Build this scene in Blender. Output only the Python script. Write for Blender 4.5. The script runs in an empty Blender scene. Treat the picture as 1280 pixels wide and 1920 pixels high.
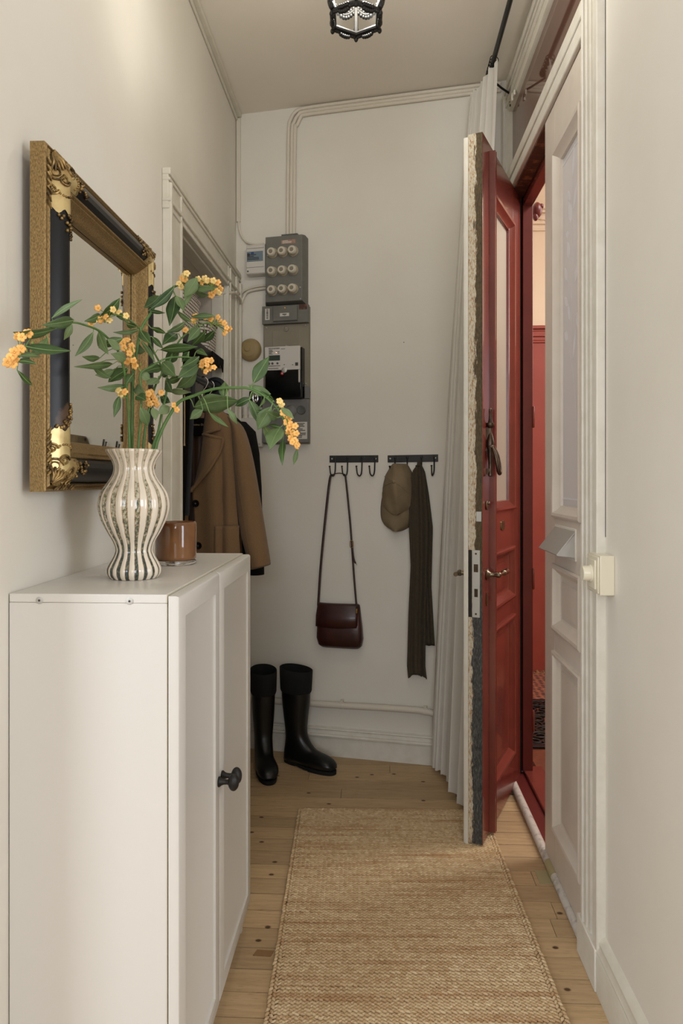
import bpy, bmesh, math, random
import numpy as np
from mathutils import Vector, Matrix

random.seed(11)
PI = math.pi
SC = bpy.context.scene
COL = SC.collection

# ------------------------------------------------------------------ camera
cam_data = bpy.data.cameras.new('camera')
cam = bpy.data.objects.new('camera', cam_data)
COL.objects.link(cam)
cam.location = (0.0, 0.0, 1.26)
cam.rotation_euler = (PI / 2, 0.0, math.radians(2.8))
cam_data.sensor_fit = 'HORIZONTAL'
cam_data.sensor_width = 36.0
cam_data.lens = 36.0 * 1350.0 / 1280.0
cam_data.shift_y = -60.0 / 1280.0
cam_data.clip_start = 0.02
SC.camera = cam

# ------------------------------------------------------------------ exposure, world, lights
SC.view_settings.view_transform = 'Standard'
SC.view_settings.look = 'None'
SC.view_settings.exposure = 0.0
SC.view_settings.gamma = 1.0
SC.view_settings.use_curve_mapping = False

world = bpy.data.worlds.new('sky')
SC.world = world
world.use_nodes = True
bg = world.node_tree.nodes['Background']
bg.inputs[0].default_value = (0.80, 0.88, 1.0, 1.0)
bg.inputs[1].default_value = 0.25


def area(name, loc, target, sx, sy, power, color):
    d = bpy.data.lights.new(name, 'AREA')
    d.shape = 'RECTANGLE'
    d.size = sx
    d.size_y = sy
    d.energy = power
    d.color = color
    o = bpy.data.objects.new(name, d)
    COL.objects.link(o)
    o.location = loc
    v = Vector(target) - Vector(loc)
    o.rotation_euler = v.to_track_quat('-Z', 'Y').to_euler()
    return o


# daylight through the windows of the room the hall opens from (behind the camera)
DAY = (0.915, 0.985, 1.10)
area('window_daylight_rear', (0.1, -3.45, 2.0), (0.0, 2.6, 2.0), 1.8, 1.6, 65.0, DAY)
area('window_daylight_right', (2.28, 0.05, 1.35), (-0.4, 1.6, 0.75), 1.2, 1.6, 41.0, DAY)
area('window_daylight_left', (-2.08, -0.4, 1.5), (0.5, 1.7, 1.1), 1.2, 1.7, 47.0, DAY)
# stairwell daylight and lamp outside the open door
area('stairwell_window_light', (2.6, 3.3, 2.6), (0.9, 4.4, 1.3), 1.0, 1.4, 38.0, (1.0, 0.97, 0.94))
area('stairwell_lamp_light', (1.35, 2.55, 2.9), (1.0, 2.6, 0.6), 0.5, 0.5, 20.0, (1.0, 0.94, 0.87))


# ------------------------------------------------------------------ materials
def lin(c):
    out = []
    for v in c:
        v = v / 255.0
        out.append(v / 12.92 if v <= 0.04045 else ((v + 0.055) / 1.055) ** 2.4)
    return tuple(out) + (1.0,)


def nodes(name):
    m = bpy.data.materials.new(name)
    m.use_nodes = True
    nt = m.node_tree
    return m, nt, nt.nodes['Principled BSDF']


def lnk(nt, a, b):
    nt.links.new(a, b)


def add(nt, t, **kw):
    n = nt.nodes.new(t)
    for k, v in kw.items():
        setattr(n, k, v)
    return n


def coords(nt, scale=(1, 1, 1)):
    tc = add(nt, 'ShaderNodeTexCoord')
    mp = add(nt, 'ShaderNodeMapping')
    mp.inputs['Scale'].default_value = scale
    lnk(nt, tc.outputs['Object'], mp.inputs['Vector'])
    return mp.outputs['Vector']


def ramp(nt, fac, stops):
    r = add(nt, 'ShaderNodeValToRGB')
    els = r.color_ramp.elements
    els[0].position, els[0].color = stops[0]
    els[1].position, els[1].color = stops[-1]
    for p, c in stops[1:-1]:
        e = els.new(p)
        e.color = c
    lnk(nt, fac, r.inputs['Fac'])
    return r.outputs['Color']


def noise(nt, vec, scale, detail=4.0, rough=0.55):
    n = add(nt, 'ShaderNodeTexNoise')
    n.inputs['Scale'].default_value = scale
    n.inputs['Detail'].default_value = detail
    n.inputs['Roughness'].default_value = rough
    lnk(nt, vec, n.inputs['Vector'])
    return n.outputs['Fac']


def bump(nt, bsdf, height, strength, dist=0.002):
    b = add(nt, 'ShaderNodeBump')
    b.inputs['Strength'].default_value = strength
    b.inputs['Distance'].default_value = dist
    lnk(nt, height, b.inputs['Height'])
    lnk(nt, b.outputs['Normal'], bsdf.inputs['Normal'])


def mat(name, col, rough=0.6, metal=0.0, col2=None, nscale=8.0, stretch=(1, 1, 1), lo=0.35, hi=0.65,
        bscale=None, bstr=0.1, bdist=0.002, spec=0.5, coat=0.0, sheen=0.0):
    m, nt, b = nodes(name)
    b.inputs['Base Color'].default_value = lin(col)
    b.inputs['Roughness'].default_value = rough
    b.inputs['Metallic'].default_value = metal
    b.inputs['Specular IOR Level'].default_value = spec
    b.inputs['Coat Weight'].default_value = coat
    b.inputs['Sheen Weight'].default_value = sheen
    if col2 is not None:
        v = coords(nt, stretch)
        f = noise(nt, v, nscale)
        lnk(nt, ramp(nt, f, [(lo, lin(col)), (hi, lin(col2))]), b.inputs['Base Color'])
    if bscale:
        v = coords(nt, stretch)
        bump(nt, b, noise(nt, v, bscale), bstr, bdist)
    return m


WALL = (227, 222, 211)
M = {}
M['wall'] = mat('wall_paint', WALL, 0.75, col2=(221, 215, 202), nscale=1.6, bscale=55, bstr=0.22, bdist=0.002)
M['ceiling'] = mat('ceiling_paint', (236, 229, 217), 0.8, col2=(232, 224, 211), nscale=2.0, bscale=40, bstr=0.12)
M['trim'] = mat('trim_paint', (221, 216, 202), 0.45, col2=(212, 206, 190), nscale=14, bscale=30, bstr=0.12)
M['trim_worn'] = mat('worn_trim_paint', (222, 217, 205), 0.5, col2=(214, 208, 194), nscale=22, bscale=50, bstr=0.2)
M['leafpaint'] = mat('door_leaf_paint', (214, 203, 190), 0.4, col2=(208, 197, 183), nscale=10, bscale=40, bstr=0.06)
M['cab'] = mat('cabinet_foil', (210, 206, 198), 0.38)
M['cab_edge'] = mat('cabinet_edge_band', (216, 208, 186), 0.4)
M['red'] = mat('red_gloss_paint', (124, 58, 48), 0.22, col2=(113, 52, 43), nscale=9, bscale=25, bstr=0.08, coat=0.25)
M['red_dark'] = mat('red_jamb_paint', (104, 40, 36), 0.38, col2=(96, 36, 32), nscale=12, bscale=40, bstr=0.08)
M['red_dull'] = mat('red_wainscot_paint', (152, 68, 56), 0.5, col2=(145, 62, 50), nscale=5)
M['peach'] = mat('peach_plaster', (232, 213, 190), 0.8, col2=(227, 207, 183), nscale=3)
M['brownfloor'] = mat('brown_linoleum', (120, 66, 45), 0.5, col2=(106, 56, 38), nscale=20)
M['black_iron'] = mat('black_iron', (26, 25, 24), 0.45, 0.3, col2=(38, 36, 33), nscale=30, bscale=80, bstr=0.2)
M['black_matt'] = mat('black_matt', (14, 14, 14), 0.7)
M['black_wool'] = mat('black_wool', (16, 15, 14), 0.95, col2=(22, 20, 19), nscale=300, bscale=500, bstr=0.3, spec=0.2)
M['charcoal'] = mat('charcoal_cloth', (48, 50, 54), 0.85)
M['rubber'] = mat('black_rubber', (13, 13, 13), 0.36, bscale=14, bstr=0.15, bdist=0.01)
M['rubber_matt'] = mat('black_neoprene', (7, 7, 7), 0.9, bscale=300, bstr=0.2)
M['chrome'] = mat('chrome', (205, 205, 205), 0.15, 1.0)
M['nickel'] = mat('old_nickel', (150, 140, 122), 0.28, 1.0, col2=(120, 108, 88), nscale=40)
M['steel'] = mat('brushed_steel', (186, 184, 177), 0.5, 0.55, stretch=(4, 60, 4), bscale=20, bstr=0.2)
M['brass'] = mat('brass', (190, 150, 80), 0.3, 1.0)
M['old_brass'] = mat('old_brass', (120, 96, 62), 0.5, 0.8, col2=(96, 70, 46), nscale=60)
M['bronze'] = mat('dark_bronze', (62, 52, 44), 0.35, 0.8, col2=(88, 72, 56), nscale=30)
M['gold'] = mat('aged_gold', (156, 130, 84), 0.42, 0.6, col2=(108, 83, 46), nscale=430, stretch=(1, 1, 0.45), lo=0.36, hi=0.68, bscale=480, bstr=0.5)
M['gold_bright'] = mat('bright_gold_leaf', (204, 182, 128), 0.34, 0.5, col2=(150, 116, 66), nscale=18, lo=0.45, hi=0.75)
M['gold_orn'] = mat('antique_gold_ornament', (160, 132, 82), 0.36, 0.65, col2=(70, 52, 30), nscale=55, lo=0.4, hi=0.62)
M['greypaint'] = mat('grey_enamel', (112, 111, 103), 0.5, col2=(104, 103, 96), nscale=22, bscale=120, bstr=0.1)
M['greydark'] = mat('dark_grey_enamel', (86, 86, 82), 0.5, col2=(80, 80, 76), nscale=22)
M['greymid'] = mat('mid_grey_enamel', (110, 108, 104), 0.5)
M['backplate'] = mat('dull_board', (140, 132, 114), 0.6, col2=(132, 124, 106), nscale=10)
M['porcelain'] = mat('fuse_porcelain', (206, 198, 180), 0.25, coat=0.3)
M['porcelain_d'] = mat('fuse_porcelain_rim', (178, 166, 140), 0.35)
M['fuse_glass'] = mat('fuse_window', (132, 124, 108), 0.15)
M['plastic_w'] = mat('white_plastic', (206, 201, 192), 0.4)
M['plastic_cream'] = mat('cream_bakelite', (226, 219, 196), 0.3, coat=0.2)
M['plastic_beige'] = mat('beige_bakelite', (158, 137, 94), 0.45)
M['plastic_blk'] = mat('black_plastic', (9, 9, 9), 0.16)
M['plastic_blkm'] = mat('black_plastic_side', (18, 17, 16), 0.4)
M['bluegrey'] = mat('blue_grey_plastic', (112, 128, 140), 0.4)
M['blue'] = mat('blue_switch', (40, 74, 120), 0.4)
M['lcd'] = mat('lcd_screen', (62, 72, 66), 0.2)
M['print'] = mat('printed_ink', (58, 56, 54), 0.7)
M['paper'] = mat('paper_label', (206, 201, 190), 0.7)
M['paper_red'] = mat('faded_red_label', (150, 110, 94), 0.7, col2=(170, 140, 120), nscale=160)
M['redplastic'] = mat('red_seal', (176, 40, 34), 0.4)
M['camel'] = mat('camel_wool', (136, 107, 75), 0.95, col2=(122, 95, 65), nscale=420, bscale=600, bstr=0.35, sheen=0.15)
M['lining'] = mat('brown_lining', (128, 86, 52), 0.45, col2=(92, 58, 34), nscale=26, stretch=(6, 1, 0.1))
M['button'] = mat('horn_button', (24, 21, 19), 0.2, coat=0.5)
M['cord'] = mat('beige_cord', (196, 172, 142), 0.9)
M['bagleather'] = mat('oxblood_leather', (62, 27, 22), 0.36, col2=(46, 20, 17), nscale=12, bscale=160, bstr=0.2, coat=0.1)
M['strap'] = mat('strap_leather', (50, 26, 20), 0.5)
M['khaki'] = mat('khaki_cotton', (136, 119, 91), 0.95, col2=(122, 105, 79), nscale=12, bscale=700, bstr=0.3)
M['scarf'] = mat('olive_linen', (70, 60, 45), 0.95, col2=(60, 52, 39), nscale=90, stretch=(2, 2, 1), bscale=400, bstr=0.5)
M['stem'] = mat('green_stem', (74, 108, 52), 0.5, col2=(88, 120, 62), nscale=30)
M['petal'] = mat('orange_petal', (248, 188, 104), 0.7)
M['petal2'] = mat('yellow_petal', (240, 208, 132), 0.7)
M['bloomcore'] = mat('green_bloom_core', (128, 146, 66), 0.6)
M['panel_grey'] = mat('closet_panel_paint', (196, 186, 172), 0.6)
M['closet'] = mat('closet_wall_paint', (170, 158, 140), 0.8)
M['black_shelf'] = mat('black_shelf_lacquer', (22, 20, 19), 0.5)
M['tape'] = mat('beige_tape', (172, 160, 120), 0.6)
M['brownpatch'] = mat('brown_patch', (142, 108, 70), 0.6)
M['cable'] = mat('painted_cable', (214, 206, 190), 0.5)
M['darkgap'] = mat('dark_gap', (40, 34, 28), 0.9)
M['rodblack'] = mat('black_rod', (22, 22, 22), 0.35, 0.2)


def leaf_mat(name, c1, c2):
    m, nt, b = nodes(name)
    v = coords(nt)
    f = noise(nt, v, 40)
    oi = add(nt, 'ShaderNodeObjectInfo')
    hs = add(nt, 'ShaderNodeHueSaturation')
    mh = add(nt, 'ShaderNodeMapRange')
    mh.inputs['To Min'].default_value = 0.478
    mh.inputs['To Max'].default_value = 0.502
    lnk(nt, oi.outputs['Random'], mh.inputs['Value'])
    lnk(nt, mh.outputs[0], hs.inputs['Hue'])
    mv = add(nt, 'ShaderNodeMapRange')
    mv.inputs['To Min'].default_value = 1.2
    mv.inputs['To Max'].default_value = 0.8
    lnk(nt, oi.outputs['Random'], mv.inputs['Value'])
    lnk(nt, mv.outputs[0], hs.inputs['Value'])
    lnk(nt, ramp(nt, f, [(0.3, lin(c1)), (0.7, lin(c2))]), hs.inputs['Color'])
    lnk(nt, hs.outputs[0], b.inputs['Base Color'])
    bump(nt, b, noise(nt, coords(nt), 130, 3), 0.25, 0.002)
    b.inputs['Roughness'].default_value = 0.5
    b.inputs['Subsurface Weight'].default_value = 0.0
    tr = add(nt, 'ShaderNodeBsdfTranslucent')
    tr.inputs['Color'].default_value = lin((120, 160, 60))
    mx = add(nt, 'ShaderNodeMixShader')
    mx.inputs[0].default_value = 0.18
    lnk(nt, b.outputs[0], mx.inputs[1])
    lnk(nt, tr.outputs[0], mx.inputs[2])
    lnk(nt, mx.outputs[0], nt.nodes['Material Output'].inputs['Surface'])
    return m


M['leaf_dark'] = leaf_mat('dark_green_leaf', (48, 76, 34), (66, 96, 46))
M['leaf_mid'] = leaf_mat('mid_green_leaf', (84, 108, 64), (100, 124, 78))
M['leaf_pale'] = leaf_mat('pale_green_leaf', (110, 130, 86), (126, 146, 100))
M['leaf_rib'] = mat('leaf_midrib', (126, 152, 92), 0.5)


def floor_mat():
    m, nt, b = nodes('pine_boards')
    geo = add(nt, 'ShaderNodeNewGeometry')
    v = coords(nt, (2.2, 26, 26))
    grain = noise(nt, v, 3.2, 6, 0.6)
    base = ramp(nt, grain, [(0.25, lin((176, 146, 108))), (0.55, lin((196, 166, 126))), (0.8, lin((206, 178, 138)))])
    hsv = add(nt, 'ShaderNodeHueSaturation')
    mr = add(nt, 'ShaderNodeMapRange')
    mr.inputs['To Min'].default_value = 0.84
    mr.inputs['To Max'].default_value = 1.06
    lnk(nt, geo.outputs['Random Per Island'], mr.inputs['Value'])
    lnk(nt, mr.outputs[0], hsv.inputs['Value'])
    lnk(nt, base, hsv.inputs['Color'])
    # knots
    vo = add(nt, 'ShaderNodeTexVoronoi')
    vo.voronoi_dimensions = '2D'
    vo.inputs['Scale'].default_value = 5.2
    vo.inputs['Randomness'].default_value = 1.0
    lnk(nt, coords(nt, (0.9, 1.25, 1.0)), vo.inputs['Vector'])
    kn = ramp(nt, vo.outputs['Distance'], [(0.028, (1, 1, 1, 1)), (0.05, (0, 0, 0, 1))])
    mx = add(nt, 'ShaderNodeMixRGB')
    mx.inputs['Color2'].default_value = lin((84, 58, 38))
    lnk(nt, kn, mx.inputs['Fac'])
    lnk(nt, hsv.outputs[0], mx.inputs['Color1'])
    # small dark scratches along the grain
    sc = noise(nt, coords(nt, (7, 150, 1)), 2.6, 3)
    scr = ramp(nt, sc, [(0.62, (0, 0, 0, 1)), (0.70, (0.65, 0.65, 0.65, 1))])
    mx2 = add(nt, 'ShaderNodeMixRGB')
    mx2.inputs['Color2'].default_value = lin((112, 82, 56))
    lnk(nt, scr, mx2.inputs['Fac'])
    lnk(nt, mx.outputs[0], mx2.inputs['Color1'])
    lnk(nt, mx2.outputs[0], b.inputs['Base Color'])
    b.inputs['Roughness'].default_value = 0.55
    bump(nt, b, grain, 0.08, 0.002)
    return m


M['floor'] = floor_mat()


def rug_mat():
    m, nt, b = nodes('braided_jute')
    geo = add(nt, 'ShaderNodeNewGeometry')
    c = ramp(nt, geo.outputs['Random Per Island'], [(0.0, lin((188, 157, 116))), (0.3, lin((202, 174, 134))), (0.8, lin((210, 184, 145))), (1.0, lin((222, 199, 161)))])
    v = coords(nt, (1.2, 22, 1))
    f = noise(nt, v, 1.8, 3)
    c2 = ramp(nt, f, [(0.50, (0, 0, 0, 1)), (0.72, (0.75, 0.75, 0.75, 1))])
    mx = add(nt, 'ShaderNodeMixRGB')
    mx.inputs['Color2'].default_value = lin((160, 112, 66))
    lnk(nt, c2, mx.inputs['Fac'])
    lnk(nt, c, mx.inputs['Color1'])
    lnk(nt, mx.outputs[0], b.inputs['Base Color'])
    b.inputs['Roughness'].default_value = 0.8
    bump(nt, b, noise(nt, coords(nt), 900), 0.3, 0.001)
    return m


M['rug'] = rug_mat()
M['rug_base'] = mat('jute_backing', (96, 68, 40), 0.9)


def vase_mat():
    m, nt, b = nodes('striped_glaze')
    tc = add(nt, 'ShaderNodeTexCoord')
    sx = add(nt, 'ShaderNodeSeparateXYZ')
    lnk(nt, tc.outputs['Object'], sx.inputs[0])
    at = add(nt, 'ShaderNodeMath', operation='ARCTAN2')
    lnk(nt, sx.outputs['Y'], at.inputs[0])
    lnk(nt, sx.outputs['X'], at.inputs[1])
    mu = add(nt, 'ShaderNodeMath', operation='MULTIPLY')
    mu.inputs[1].default_value = 18.0 / (2 * PI)
    lnk(nt, at.outputs[0], mu.inputs[0])
    wob = noise(nt, coords(nt, (1, 1, 1)), 70, 3)
    wa = add(nt, 'ShaderNodeMath', operation='MULTIPLY_ADD')
    wa.inputs[1].default_value = 0.16
    lnk(nt, wob, wa.inputs[0])
    lnk(nt, mu.outputs[0], wa.inputs[2])
    fr = add(nt, 'ShaderNodeMath', operation='FRACT')
    lnk(nt, wa.outputs[0], fr.inputs[0])
    cream = lin((226, 215, 196))
    pink = lin((206, 172, 142))
    stripes = ramp(nt, fr.outputs[0], [(0.0, pink), (0.06, cream), (0.50, cream), (0.56, pink), (0.62, (0, 0, 0, 1)), (0.95, (0, 0, 0, 1)), (1.0, pink)])
    gl = noise(nt, coords(nt, (1, 1, 0.7)), 190, 4, 0.7)
    z = add(nt, 'ShaderNodeMapRange')
    z.inputs['From Min'].default_value = 0.0
    z.inputs['From Max'].default_value = 0.22
    z.inputs['To Min'].default_value = -0.16
    z.inputs['To Max'].default_value = 0.18
    lnk(nt, sx.outputs['Z'], z.inputs['Value'])
    gz = add(nt, 'ShaderNodeMath', operation='ADD')
    lnk(nt, gl, gz.inputs[0])
    lnk(nt, z.outputs[0], gz.inputs[1])
    glaze = ramp(nt, gz.outputs[0], [(0.32, lin((38, 52, 50))), (0.45, lin((78, 88, 76))), (0.54, lin((128, 118, 88))), (0.62, lin((176, 172, 150))), (0.75, lin((196, 186, 164)))])
    msk = ramp(nt, fr.outputs[0], [(0.57, (0, 0, 0, 1)), (0.63, (1, 1, 1, 1)), (0.94, (1, 1, 1, 1)), (0.99, (0, 0, 0, 1))])
    mx = add(nt, 'ShaderNodeMixRGB')
    lnk(nt, msk, mx.inputs['Fac'])
    lnk(nt, stripes, mx.inputs['Color1'])
    lnk(nt, glaze, mx.inputs['Color2'])
    lnk(nt, mx.outputs[0], b.inputs['Base Color'])
    b.inputs['Roughness'].default_value = 0.18
    b.inputs['Coat Weight'].default_value = 0.6
    b.inputs['Coat Roughness'].default_value = 0.06
    return m


M['vase'] = vase_mat()


def glass_mat(name, tint, transp=0.85, rough=0.03):
    """thin clear pane: mostly transparent with a glossy reflection"""
    m = bpy.data.materials.new(name)
    m.use_nodes = True
    nt = m.node_tree
    nt.nodes.clear()
    out = add(nt, 'ShaderNodeOutputMaterial')
    t = add(nt, 'ShaderNodeBsdfTransparent')
    t.inputs[0].default_value = tint
    g = add(nt, 'ShaderNodeBsdfGlossy')
    g.inputs['Roughness'].default_value = rough
    fr = add(nt, 'ShaderNodeFresnel')
    fr.inputs[0].default_value = 1.5
    mx = add(nt, 'ShaderNodeMixShader')
    lnk(nt, fr.outputs[0], mx.inputs[0])
    lnk(nt, t.outputs[0], mx.inputs[1])
    lnk(nt, g.outputs[0], mx.inputs[2])
    lnk(nt, mx.outputs[0], out.inputs[0])
    return m


M['clear'] = glass_mat('clear_glass', (0.95, 0.955, 0.95, 1), rough=0.35)
_mix = [n for n in M['clear'].node_tree.nodes if n.type == 'MIX_SHADER'][0]
M['clear'].node_tree.links.remove(_mix.inputs[0].links[0])
_mix.inputs[0].default_value = 0.0006


def frosted(name, col, transl=0.35):
    m, nt, b = nodes(name)
    b.inputs['Base Color'].default_value = lin(col)
    b.inputs['Roughness'].default_value = 0.35
    tr = add(nt, 'ShaderNodeBsdfTranslucent')
    tr.inputs[0].default_value = lin(col)
    mx = add(nt, 'ShaderNodeMixShader')
    mx.inputs[0].default_value = transl
    lnk(nt, b.outputs[0], mx.inputs[1])
    lnk(nt, tr.outputs[0], mx.inputs[2])
    lnk(nt, mx.outputs[0], nt.nodes['Material Output'].inputs['Surface'])
    return m


M['frost'] = frosted('frosted_glass', (222, 220, 219), 0.4)
M['frost_etch'] = frosted('etched_glass', (244, 243, 246), 0.3)
M['frost_red'] = frosted('pale_curtained_glass', (196, 186, 170), 0.25)
M['transom_pane'] = mat('dark_painted_pane', (104, 70, 58), 0.04, spec=0.8)
M['curtain'] = frosted('white_voile', (250, 247, 240), 0.45)
M['mirror'] = mat('mirror_silver', (238, 238, 232), 0.02, 1.0)
M['amber'] = mat('amber_glass', (92, 54, 28), 0.05, col2=(136, 92, 54), nscale=9, stretch=(1, 1, 0.7), coat=0.6)


def thick_glass():
    m, nt, b = nodes('clear_base_glass')
    b.inputs['Base Color'].default_value = (1, 1, 1, 1)
    b.inputs['Roughness'].default_value = 0.02
    b.inputs['Transmission Weight'].default_value = 1.0
    b.inputs['IOR'].default_value = 1.45
    return m


M['thickglass'] = thick_glass()


def black_frame_mat():
    m, nt, b = nodes('black_lacquer_worn')
    v = coords(nt)
    f = noise(nt, v, 16, 5, 0.6)
    # bare patches of brown and gold, in one stretch of the frame
    dot = add(nt, 'ShaderNodeVectorMath', operation='DISTANCE')
    tc = add(nt, 'ShaderNodeTexCoord')
    lnk(nt, tc.outputs['Object'], dot.inputs[0])
    dot.inputs[1].default_value = (0.045, 0.05, 0.14)
    su = add(nt, 'ShaderNodeMath', operation='MULTIPLY_ADD')
    su.inputs[1].default_value = 0.09
    lnk(nt, f, su.inputs[0])
    lnk(nt, dot.outputs['Value'], su.inputs[2])
    c = ramp(nt, su.outputs[0], [(0.0, lin((112, 94, 66))), (0.05, lin((84, 64, 46))), (0.072, lin((74, 56, 42))), (0.077, lin((13, 12, 13))), (1.0, lin((13, 12, 13)))])
    lnk(nt, c, b.inputs['Base Color'])
    b.inputs['Roughness'].default_value = 0.34
    return m


M['black_lacq'] = black_frame_mat()
M['black_lacq'].node_tree.nodes['Principled BSDF'].inputs['Specular IOR Level'].default_value = 0.3


def edge_mat():
    """bare meeting edge of the old door: flaked cream paint beside old varnished wood"""
    m, nt, b = nodes('flaked_door_edge')
    tc = add(nt, 'ShaderNodeTexCoord')
    s = add(nt, 'ShaderNodeSeparateXYZ')
    lnk(nt, tc.outputs['Object'], s.inputs[0])
    n1 = noise(nt, coords(nt, (1, 40, 9)), 2.0, 6, 0.7)
    n2 = noise(nt, coords(nt, (1, 120, 40)), 2.0, 5, 0.7)
    y = add(nt, 'ShaderNodeMath', operation='MULTIPLY_ADD')   # 0..1 over the thickness, wobbling
    y.inputs[1].default_value = 20.0
    lnk(nt, s.outputs['Y'], y.inputs[0])
    off = add(nt, 'ShaderNodeMath', operation='MULTIPLY_ADD')
    off.inputs[1].default_value = 0.9
    off.inputs[2].default_value = -0.45
    lnk(nt, n1, off.inputs[0])
    lnk(nt, off.outputs[0], y.inputs[2])
    cream = ramp(nt, n2, [(0.36, lin((150, 100, 64))), (0.46, lin((190, 172, 140))), (0.56, lin((206, 198, 178))), (0.8, lin((214, 206, 188)))])
    olive = ramp(nt, n2, [(0.3, lin((44, 36, 22))), (0.6, lin((92, 74, 42))), (0.8, lin((120, 100, 62)))])
    grey = ramp(nt, n2, [(0.3, lin((24, 22, 20))), (0.55, lin((74, 74, 72))), (0.68, lin((110, 108, 102))), (0.75, lin((190, 184, 170)))])
    # wood: olive above the lock, grey-black below
    zz = add(nt, 'ShaderNodeMapRange')
    zz.inputs['From Min'].default_value = 0.80
    zz.inputs['From Max'].default_value = 1.0
    lnk(nt, s.outputs['Z'], zz.inputs['Value'])
    wood = add(nt, 'ShaderNodeMixRGB')
    lnk(nt, zz.outputs[0], wood.inputs['Fac'])
    lnk(nt, grey, wood.inputs['Color1'])
    lnk(nt, olive, wood.inputs['Color2'])
    th = add(nt, 'ShaderNodeMapRange')
    th.inputs['From Min'].default_value = 0.46
    th.inputs['From Max'].default_value = 0.52
    yb = add(nt, 'ShaderNodeMath', operation='MULTIPLY_ADD')   # less paint is left below the lock
    yb.inputs[1].default_value = -0.24
    yb.inputs[2].default_value = 0.24
    lnk(nt, zz.outputs[0], yb.inputs[0])
    ys = add(nt, 'ShaderNodeMath', operation='ADD')
    lnk(nt, y.outputs[0], ys.inputs[0])
    lnk(nt, yb.outputs[0], ys.inputs[1])
    lnk(nt, ys.outputs[0], th.inputs['Value'])
    mx = add(nt, 'ShaderNodeMixRGB')
    lnk(nt, th.outputs[0], mx.inputs['Fac'])
    lnk(nt, cream, mx.inputs['Color1'])
    lnk(nt, wood.outputs[0], mx.inputs['Color2'])
    lnk(nt, mx.outputs[0], b.inputs['Base Color'])
    b.inputs['Roughness'].default_value = 0.6
    bump(nt, b, n2, 0.7, 0.004)
    return m


M['door_edge'] = edge_mat()
M['worn_brown'] = mat('worn_brown_wood', (74, 44, 28), 0.6, col2=(150, 100, 62), nscale=26, stretch=(1, 1.5, 1), lo=0.5, hi=0.72, bscale=60, bstr=0.5)
M['worn_white'] = mat('worn_white_paint', (206, 199, 190), 0.6, col2=(150, 140, 130), nscale=40, lo=0.5, hi=0.8, bscale=60, bstr=0.6)


def woven(name, c1, c2, sx, sz, axes='yz'):
    m, nt, b = nodes(name)
    tc = add(nt, 'ShaderNodeTexCoord')
    sp = add(nt, 'ShaderNodeSeparateXYZ')
    lnk(nt, tc.outputs['Object'], sp.inputs[0])
    sm = add(nt, 'ShaderNodeMath', operation='SUBTRACT')
    lnk(nt, sp.outputs['Y'], sm.inputs[0])
    lnk(nt, sp.outputs['X'], sm.inputs[1])
    mp = add(nt, 'ShaderNodeCombineXYZ')
    lnk(nt, sm.outputs[0], mp.inputs[0])
    lnk(nt, sp.outputs['Z'], mp.inputs[1])
    br = add(nt, 'ShaderNodeTexBrick')
    br.inputs['Color1'].default_value = lin(c1)
    br.inputs['Color2'].default_value = lin((c1[0] - 14, c1[1] - 14, c1[2] - 14))
    br.inputs['Mortar'].default_value = lin(c2)
    br.inputs['Scale'].default_value = 1.0
    br.inputs['Brick Width'].default_value = sx
    br.inputs['Row Height'].default_value = sz
    br.inputs['Mortar Size'].default_value = sz * 0.16
    br.inputs['Mortar Smooth'].default_value = 0.4
    lnk(nt, mp.outputs[0], br.inputs['Vector'])
    lnk(nt, br.outputs['Color'], b.inputs['Base Color'])
    b.inputs['Roughness'].default_value = 0.8
    inv = add(nt, 'ShaderNodeMath', operation='SUBTRACT')
    inv.inputs[0].default_value = 1.0
    lnk(nt, br.outputs['Fac'], inv.inputs[1])
    bump(nt, b, inv.outputs[0], 0.8, 0.004)
    return m


def persian():
    m, nt, b = nodes('red_patterned_wool')
    v = coords(nt, (1, 1, 1))
    vo = add(nt, 'ShaderNodeTexVoronoi')
    vo.inputs['Scale'].default_value = 26
    vo.inputs['Randomness'].default_value = 0.35
    lnk(nt, v, vo.inputs['Vector'])
    c = ramp(nt, vo.outputs['Distance'], [(0.22, lin((50, 44, 44))), (0.32, lin((128, 70, 54))), (0.5, lin((146, 86, 64))), (0.7, lin((152, 110, 80)))])
    lnk(nt, c, b.inputs['Base Color'])
    b.inputs['Roughness'].default_value = 0.95
    return m


M['persian'] = persian()
M['fringe'] = mat('wool_fringe', (160, 132, 92), 0.9)


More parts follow.
